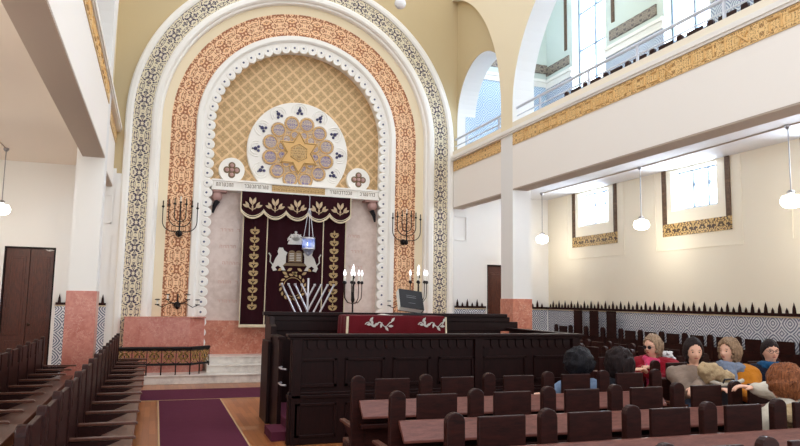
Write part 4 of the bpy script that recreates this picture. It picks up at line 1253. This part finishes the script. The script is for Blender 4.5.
def hand(b, wrist, d, nrm, side, curl=.5, s=1.1):
    w = Vector(wrist); d = Vector(d).normalized(); nrm = Vector(nrm); nrm = (nrm - d * nrm.dot(d)).normalized(); l = d.cross(nrm) * side
    loft(b, [(w, .026 * s, .018 * s), (w + d * .03 * s, .034 * s, .016 * s), (w + d * .085 * s, .042 * s, .013 * s), (w + d * .095 * s, .038 * s, .01 * s)], l, nrm, 14)
    for k, (ln, off) in enumerate(((.072, -1.5), (.08, -.5), (.075, .5), (.058, 1.5))):
        p = w + d * (.088 - abs(off + .5) * .004) * s - l * off * .021 * s; q = [p]; a = curl * .5
        for seg in (.45, .32, .25):
            p = p + (d * math.cos(a) + nrm * math.sin(a)) * ln * seg * s; q.append(p); a += curl * .8
        capsule(b, q, [.0098 * s, .009 * s, .0082 * s, .0068 * s], 8)
    p0 = w + d * .022 * s + l * .028 * s; p1 = p0 + (d * .7 + l * .7).normalized() * .036 * s + nrm * .006; p2 = p1 + (d * .92 + l * .25 + nrm * .3).normalized() * .03 * s
    capsule(b, [p0, p1, p2], [.014 * s, .011 * s, .009 * s], 8)

def person(label, hip, head, face, look, seat=.44, coat='grey', trousers='darkcloth', hair='brown', style='long', hands=None, scarf=None, collar=None, group=None, skin='skin', glasses=None, hairk=1.0, hl=.12, bulk=0.0, elbows={}, scr=.042):
    hx, hy = hip; S_ = 1.03
    F0 = Vector((face[0], face[1], 0)).normalized(); R0 = Vector((F0.y, -F0.x, 0))
    L0 = Vector((look[0], look[1], look[2] if len(look) > 2 else 0)).normalized(); LR = Vector((L0.y, -L0.x, 0)).normalized(); LU = LR.cross(L0)
    Hc = Vector(head)
    MH = Matrix.Translation(Hc) @ Matrix((LR, L0, LU)).transposed().to_4x4()
    t = thing('person', label, 'person', (hx, hy, 0), group)
    pel = Vector((hx, hy, seat + .10)); neck = Hc - LU * .13 - L0 * .02
    chest = Vector((neck.x, neck.y, neck.z)) - Vector((0, 0, .15)); chest = chest.lerp(pel, .06)
    wst = pel.lerp(chest, .45)
    def torso(b, g):
        loft(b, [(pel - Vector((0, 0, .1)), .15 + g, .11 + g), (pel, .175 + g, .125 + g), (wst, .145 + g * 1.2, .105 + g * 1.2), (chest - Vector((0, 0, .05)), .175 + g, .12 + g), (chest + Vector((0, 0, .06)), .17 + g, .1 + g), (chest + Vector((0, 0, .115)), .10 + g * .8, .075 + g * .8), (neck - Vector((0, 0, .02)), .055 + g * .5, .058 + g * .5)], R0, F0)
    sh = {s: chest + R0 * s * .185 + Vector((0, 0, .055)) for s in (-1, 1)}
    hands = hands or {}
    wr = {}; el = {}
    for s in (-1, 1):
        wr[s] = Vector(hands.get(s, tuple(pel + F0 * .34 + R0 * s * .07 + Vector((0, 0, .12)))))
        mid = (sh[s] + wr[s]) / 2; dist = (wr[s] - sh[s]).length
        drop = math.sqrt(max(.0, .30 ** 2 - (dist / 2) ** 2))
        el[s] = mid + (Vector((0, 0, -1)) * .8 + R0 * s * .45 - F0 * .2).normalized() * drop
        if s in elbows: el[s] = Vector(elbows[s])
    knee = {s: pel + F0 * .47 + R0 * s * .11 + Vector((0, 0, .02)) for s in (-1, 1)}
    foot = {s: Vector((knee[s].x, knee[s].y, .06)) - F0 * .03 for s in (-1, 1)}
    b = MB(); torso(b, 0); head_shape(b, MH)
    capsule(b, [chest + Vector((0, 0, .08)), neck, Hc - LU * .05], [.065, .058, .06])
    for s in (-1, 1):
        capsule(b, [sh[s], el[s], wr[s]], [.055, .042, .028])
        capsule(b, [pel + R0 * s * .09, knee[s], foot[s]], [.09, .062, .042]); capsule(b, [foot[s], foot[s] + F0 * .15 - Vector((0, 0, .02))], [.045, .032])
        hd = (wr[s] - el[s]).normalized(); hand(b, wr[s], hd, Vector((0, 0, -1)) if abs(hd.z) < .8 else -R0 * s, s * 1, .6)
    body = melt(b, 'body', skin, t, .009, 2)
    b = MB(); torso(b, .035 + bulk)
    for s in (-1, 1):
        capsule(b, [chest + R0 * s * .08 + Vector((0, 0, .06)), sh[s] - Vector((0, 0, .01)), el[s], el[s].lerp(wr[s], .93)], [.10 + bulk, .088 + bulk, .07 + bulk * .6, .05 + bulk * .3])
    loft(b, [(pel - Vector((0, 0, .09)) + F0 * .05, .2, .2), (pel + F0 * .03, .2, .18), (wst, .17, .14)], R0, F0)
    melt(b, 'coat', coat, t, .014, 5, .02, 7)
    b = MB()
    for s in (-1, 1): capsule(b, [pel + R0 * s * .09, knee[s], foot[s] + Vector((0, 0, .05))], [.11, .078, .06])
    melt(b, 'trousers', trousers, t, .014, 4, .01, 9)
    for s in (-1, 1):
        b = MB(); capsule(b, [foot[s] - F0 * .02, foot[s] + F0 * .16 - Vector((0, 0, .015))], [.052, .042]); b.box(0, 0, 0, 0, 0, 0) if False else None
        melt(b, 'shoe', 'black', t, .012, 3)
    # hair: a closed shell, tucked inside the head where the face is
    vs = []; fs = []; n, h = 40, 28
    for i in range(h + 1):
        p = -PI / 2 + .03 + (PI - .06) * i / h
        for j in range(n):
            a = 2 * PI * j / n; x, y, z = math.cos(p) * math.cos(a), math.cos(p) * math.sin(a), math.sin(p)
            k = hairk
            face_in = y > .15 and (x / .80) ** 2 + ((z + .12) / .66) ** 2 < 1
            if y > .25 and z < -.6: face_in = True
            if style == 'tied': face_in = y > .0 and (x / .97) ** 2 + ((z + .25) / .68) ** 2 < 1
            if face_in: P = Vector((x * .055, y * .06, z * .09))
            else:
                P = Vector((x * .098 * k, y * .118 * k - .012, z * .135 * (1 + (k - 1) * .6) + .008))
                if z < 0 and style == 'long': P.z -= hl * (-z) ** .7; P.x *= 1 + .1 * (-z)
                if z < 0 and style == 'bob': P.z -= hl * .5 * (-z) ** .7
                if style == 'puffy': P = Vector((x * .098 * k * (1.0 + .12 * (z < 0)), y * .115 * k - .028, z * .125 + .022 - (hl * (-z) if z < 0 else 0)))
                if style == 'tied': P = Vector((x * .090, y * .116 - .004, z * .136)); 
                w_ = noise.fractal(Vector((x * 4, y * 4, z * 3)) + Vector((hx * 9, 0, 0)), 1, 2, 3)
                P *= 1 + (.05 if style != 'tied' else .01) * w_ * (2.2 if style in ('bob', 'puffy') else 1)
            vs.append(MH @ (P * S_))
    for i in range(h):
        for j in range(n): fs.append((i * n + j, i * n + (j + 1) % n, (i + 1) * n + (j + 1) % n, (i + 1) * n + j))
    fs += [tuple(range(n - 1, -1, -1)), tuple(range(h * n, (h + 1) * n))]
    b = MB(); b.add(vs, fs); build(b, 'hair', hair, t, True)
    if style == 'tied':
        b = MB(); b.ball(MH @ Vector((0, -.12, .02)), .045, 12); build(b, 'hair_bun', hair, t, True)
    b = MB()
    for s in (-1, 1): b.ball(MH @ (Vector((s * .03, .083, .006)) * S_), .0085, 8)
    build(b, 'eyes', 'eye', body, True)
    b = MB(); b.ball((0, 0, 0), .02, 10, (1, .35, .32)); b.xf(MH @ Matrix.Translation(Vector((0, .093, -.054)) * S_)); build(b, 'mouth', 'lips', body, True)
    b = MB()
    for s in (-1, 1): b.tube([MH @ (Vector((s * .014, .091, .026)) * S_), MH @ (Vector((s * .03, .092, .031)) * S_), MH @ (Vector((s * .046, .083, .026)) * S_)], .003, 5)
    build(b, 'eyebrows', hair, body, True)
    if glasses:
        b = MB(); b.m = 0
        for s in (-1, 1):
            c = Vector((s * .031, .103, .004)); b.tube([MH @ ((c + Vector((.023 * math.cos(q), 0, .018 * math.sin(q)))) * S_) for q in [2 * PI * j / 14 for j in range(14)]], .0028, 5, True)
            b.tube([MH @ (Vector((s * .054, .1, .008)) * S_), MH @ (Vector((s * .078, 0, .008)) * S_)], .0026, 5)
            if glasses == 'sun': b.prism([(.023 * math.cos(q), .018 * math.sin(q)) for q in [2 * PI * j / 14 for j in range(14)]], 'y', -.001, .001); b.xf(MH @ Matrix.Translation(c * S_) @ Matrix.Scale(S_, 4), len(b.v) - 28)
        b.tube([MH @ (Vector((-.01, .104, .008)) * S_), MH @ (Vector((.01, .104, .008)) * S_)], .0026, 5)
        build(b, 'glasses', 'glasses', t)
    if scarf:
        b = MB(); c = neck - Vector((0, 0, .035))
        pts = [c + R0 * .095 * math.cos(q) + F0 * (.09 * math.sin(q) + .015) + Vector((0, 0, .015 * math.sin(q + 1))) for q in [2 * PI * j / 18 for j in range(18)]]
        capsule(b, pts + [pts[0]], [scr] * 19, 10)
        pts = [c + F0 * .11 + R0 * .03, c + F0 * .155 - Vector((0, 0, .1)) + R0 * .02, c + F0 * .16 - Vector((0, 0, .26)), c + F0 * .19 - Vector((0, 0, .34)) - R0 * .02]
        capsule(b, pts, [scr, scr * 1.1, scr, scr * .8], 10)
        melt(b, 'scarf', scarf, t, .011, 3, .012, 22)
    if collar:
        b = MB(); c = neck - Vector((0, 0, .045))
        pts = [c + R0 * .13 * math.cos(q) + F0 * .1 * math.sin(q) - F0 * .02 for q in [2 * PI * j / 18 for j in range(18)]]
        capsule(b, pts + [pts[0]], [.055 if math.sin(2 * PI * (j % 18) / 18) < .3 else .035 for j in range(19)], 10)
        capsule(b, [c - F0 * .12 + R0 * .16 - Vector((0, 0, .05)), c - F0 * .15 - Vector((0, 0, .04)), c - F0 * .12 - R0 * .16 - Vector((0, 0, .05))], [.07, .08, .07])
        melt(b, 'fur_collar', collar, t, .012, 2, .025, 25)
    return t
for n_, c_ in dict(crimson=(138, 16, 34), mustard=(196, 122, 36), beigecloth=(146, 126, 112), navycloth=(20, 24, 40), bluegrey=(120, 140, 170), darkcloth=(30, 28, 34), jeans=(62, 72, 96), tealscarf=(34, 82, 122), greyscarf=(126, 136, 156), pinkscarf=(214, 70, 110), creamcoat=(204, 194, 178)).items():
    M[n_] = fabric(n_ + '_fabric', c_, .3, 50, .9, .5)
M['beigefur'] = fabric('beige_fur', (196, 168, 130), .35, 90, .95, 1.0)
M['whitefur'] = fabric('white_fur', (226, 222, 220), .25, 90, .95, 1.0)
M['hblack'] = hair_mat('black_hair', (8, 7, 10), (28, 25, 32)); M['hdark'] = hair_mat('dark_brown_hair', (14, 8, 9), (42, 26, 25))
M['hblond'] = hair_mat('blond_hair', (92, 70, 54), (178, 150, 122)); M['hlight'] = hair_mat('light_brown_hair', (84, 62, 48), (168, 138, 108)); M['hred'] = hair_mat('auburn_hair', (58, 28, 18), (160, 96, 58))

person('person with puffy black hair seen from behind, in a pale blue-grey jacket', (3.62, 5.55), (3.79, 5.60, 1.04), (0, 1), (.05, 1, -.15), coat='bluegrey', hair='hblack', style='puffy', hairk=1.30, hl=.03)
person('person with long dark brown hair seen from behind, in a dark coat', (4.17, 5.55), (4.25, 5.60, 1.04), (0, 1), (.15, 1, -.1), coat='darkcloth', hair='hdark', style='puffy', hairk=1.30, hl=.12)
person('seated person in a crimson jacket and pink scarf with blond hair and dark glasses', (5.66, 6.62), (5.47, 6.56, 1.115), (-.85, -.5), (-.97, -.25, -.08), coat='crimson', hair='hblond', style='bob', hairk=1.02, hl=.03, scarf='pinkscarf', glasses='sun', hands={-1: (5.14, 6.26, .86), 1: (5.18, 6.38, .87)}, bulk=.035)
person('seated dark-haired person in a beige-grey jacket hugging a pale fur bundle', (5.50, 5.93), (5.36, 5.80, 1.12), (-.45, -.9), (-.45, -.88, -.12), coat='beigecloth', trousers='jeans', hair='hdark', style='long', hairk=1.02, hl=.02, hands={-1: (5.02, 5.42, .80), 1: (5.24, 5.38, .78)})
person('seated person in a mustard coat and grey-blue scarf with wavy light hair', (6.05, 5.93), (5.86, 5.82, 1.11), (-.6, -.8), (-.98, -.15, .02), coat='mustard', hair='hlight', style='bob', hairk=1.14, hl=.03, scarf='greyscarf', scr=.058, hands={-1: (5.62, 5.48, .74), 1: (5.78, 5.42, .74)}, bulk=.02)
person('seated person with tied-back hair and glasses in a navy coat and teal scarf', (6.6, 5.93), (6.42, 5.80, 1.11), (-.25, -.97), (-.42, -.9, 0), coat='navycloth', hair='hdark', style='tied', scarf='tealscarf', scr=.05, glasses='clear', bulk=.02)
person('person with short auburn hair in a beige fur-collared jacket, arm along the pew in front', (4.66, 3.75), (4.41, 3.88, 1.035), (-.1, 1), (-.05, 1, -.15), coat='creamcoat', hair='hred', style='puffy', hairk=1.24, hl=.02, collar='beigefur', hands={1: (4.50, 4.24, .955), -1: (4.40, 4.05, .70)}, elbows={1: (4.82, 4.10, .90)}, bulk=.03)
# things they hold
t = thing('fur_bundle', 'pale beige fur bundle held on the lap of the dark-haired person', 'clothing', (5.25, 5.6, .9))
b = MB(); b.ball((5.26, 5.46, .93), .12, 14, (1.1, .8, .85)); b.ball((5.42, 5.47, .88), .11, 14, (1.25, .8, .75)); b.ball((5.20, 5.45, .96), .085, 14)
melt(b, 'fur', 'beigefur', t, .014, 3, .03, 14)
b = MB(); b.tube([(5.2, 5.42, .86), (5.3, 5.38, .83), (5.45, 5.38, .82), (5.6, 5.4, .86)], .02, 8); build(b, 'fold', 'creamcoat', t, True)
t = thing('handbag', 'black handbag under the pale fur bundle on the lap', 'bag', (5.4, 5.45, .7))
b = MB(); b.prism([(5.2, .62), (5.56, .62), (5.52, .82), (5.24, .82)], 'y', 5.36, 5.48); build(b, 'bag_body', 'black', t, bevel=.02)
b = MB(); b.tube([(5.3, 5.38, .8), (5.33, 5.36, .88), (5.44, 5.36, .88), (5.47, 5.38, .8)], .009, 6); build(b, 'strap', 'black', t, True)
t = thing('fur_hood', 'white fur hood lying on the pew beside the crimson jacket', 'clothing', (5.9, 6.75, .97))
b = MB(); b.ball((5.84, 6.74, 1.0), .06, 12); b.ball((5.89, 6.76, .96), .06, 12); melt(b, 'fur', 'whitefur', t, .012, 2, .03, 20)
b = MB(); capsule(b, [(5.86, 6.8, .93), (5.9, 6.8, .7)], [.06, .08]); melt(b, 'lining', 'navycloth', t, .013, 2)
t = thing('phone', 'small black phone in the hands of the person in the crimson jacket', 'phone', (5.16, 6.36, .86))
b = MB(); b.box(-.035, .035, -.004, .004, -.06, .06); b.xf(Matrix.Translation((5.17, 6.34, .89)) @ Matrix.Rotation(.6, 4, 'X') @ Matrix.Rotation(.8, 4, 'Z')); build(b, 'case', 'black', t, bevel=.003)


# ------------------------------------------------------------------ light
w = bpy.data.worlds.new('daylight'); S.world = w; w.use_nodes = True
nt = w.node_tree; bg = nt.nodes['Background']
tc = nt.nodes.new('ShaderNodeTexCoord'); sp = nt.nodes.new('ShaderNodeSeparateXYZ'); cr = nt.nodes.new('ShaderNodeValToRGB')
nt.links.new(tc.outputs['Generated'], sp.inputs[0]); nt.links.new(sp.outputs['Z'], cr.inputs[0])
cr.color_ramp.elements[0].position = 0; cr.color_ramp.elements[0].color = (.95, .97, 1, 1)
cr.color_ramp.elements[1].position = .8; cr.color_ramp.elements[1].color = (.9, .94, 1, 1)
nt.links.new(cr.outputs[0], bg.inputs[0]); bg.inputs[1].default_value = 1.1
def area(name, loc, rot, sx, sy, power, col=(1, 1, 1)):
    l = bpy.data.lights.new(name, 'AREA'); l.shape = 'RECTANGLE'; l.size = sx; l.size_y = sy; l.energy = power; l.color = col
    o = bpy.data.objects.new(name, l); COL.objects.link(o); o.location = loc; o.rotation_euler = rot; return o
for i, (a, c) in enumerate(WIN): area('window_light', (OR + .5, (a + c) / 2, 3.75), (0, PI / 2, 0), .7, c - a, 60, (.86, .93, 1))
for i, (a, c) in enumerate(UWIN): area('window_light', (OR + .5, (a + c) / 2, 7.5), (0, PI / 2, 0), 3.4, c - a, 110, (.86, .93, 1))
for x_, y_, e_ in ((-2.57, 13.1, 7), (-2.57, 9.8, 16), (-2.57, 6.5, 20), (-2.57, 3.2, 20), (8.18, 13.39, 5), (8.2, 10.05, 7), (8.1, 6.86, 8), (8.1, 3.6, 12)):  # visible pendants plus the added ones out of view
    l = bpy.data.lights.new('pendant_light', 'POINT'); l.energy = e_; l.color = (1, .93, .8); l.shadow_soft_size = .12
    o = bpy.data.objects.new('pendant_light', l); COL.objects.link(o); o.location = (x_, y_, 2.8)
vs_ = S.view_settings; vs_.view_transform = 'Standard'; vs_.look = 'None'; vs_.gamma = 1; vs_.use_curve_mapping = False; vs_.exposure = 0.78
S.cycles.use_denoising = True
S.cycles.max_bounces = 8; S.cycles.diffuse_bounces = 5; S.cycles.transparent_max_bounces = 8
S.cycles.sample_clamp_indirect = 6
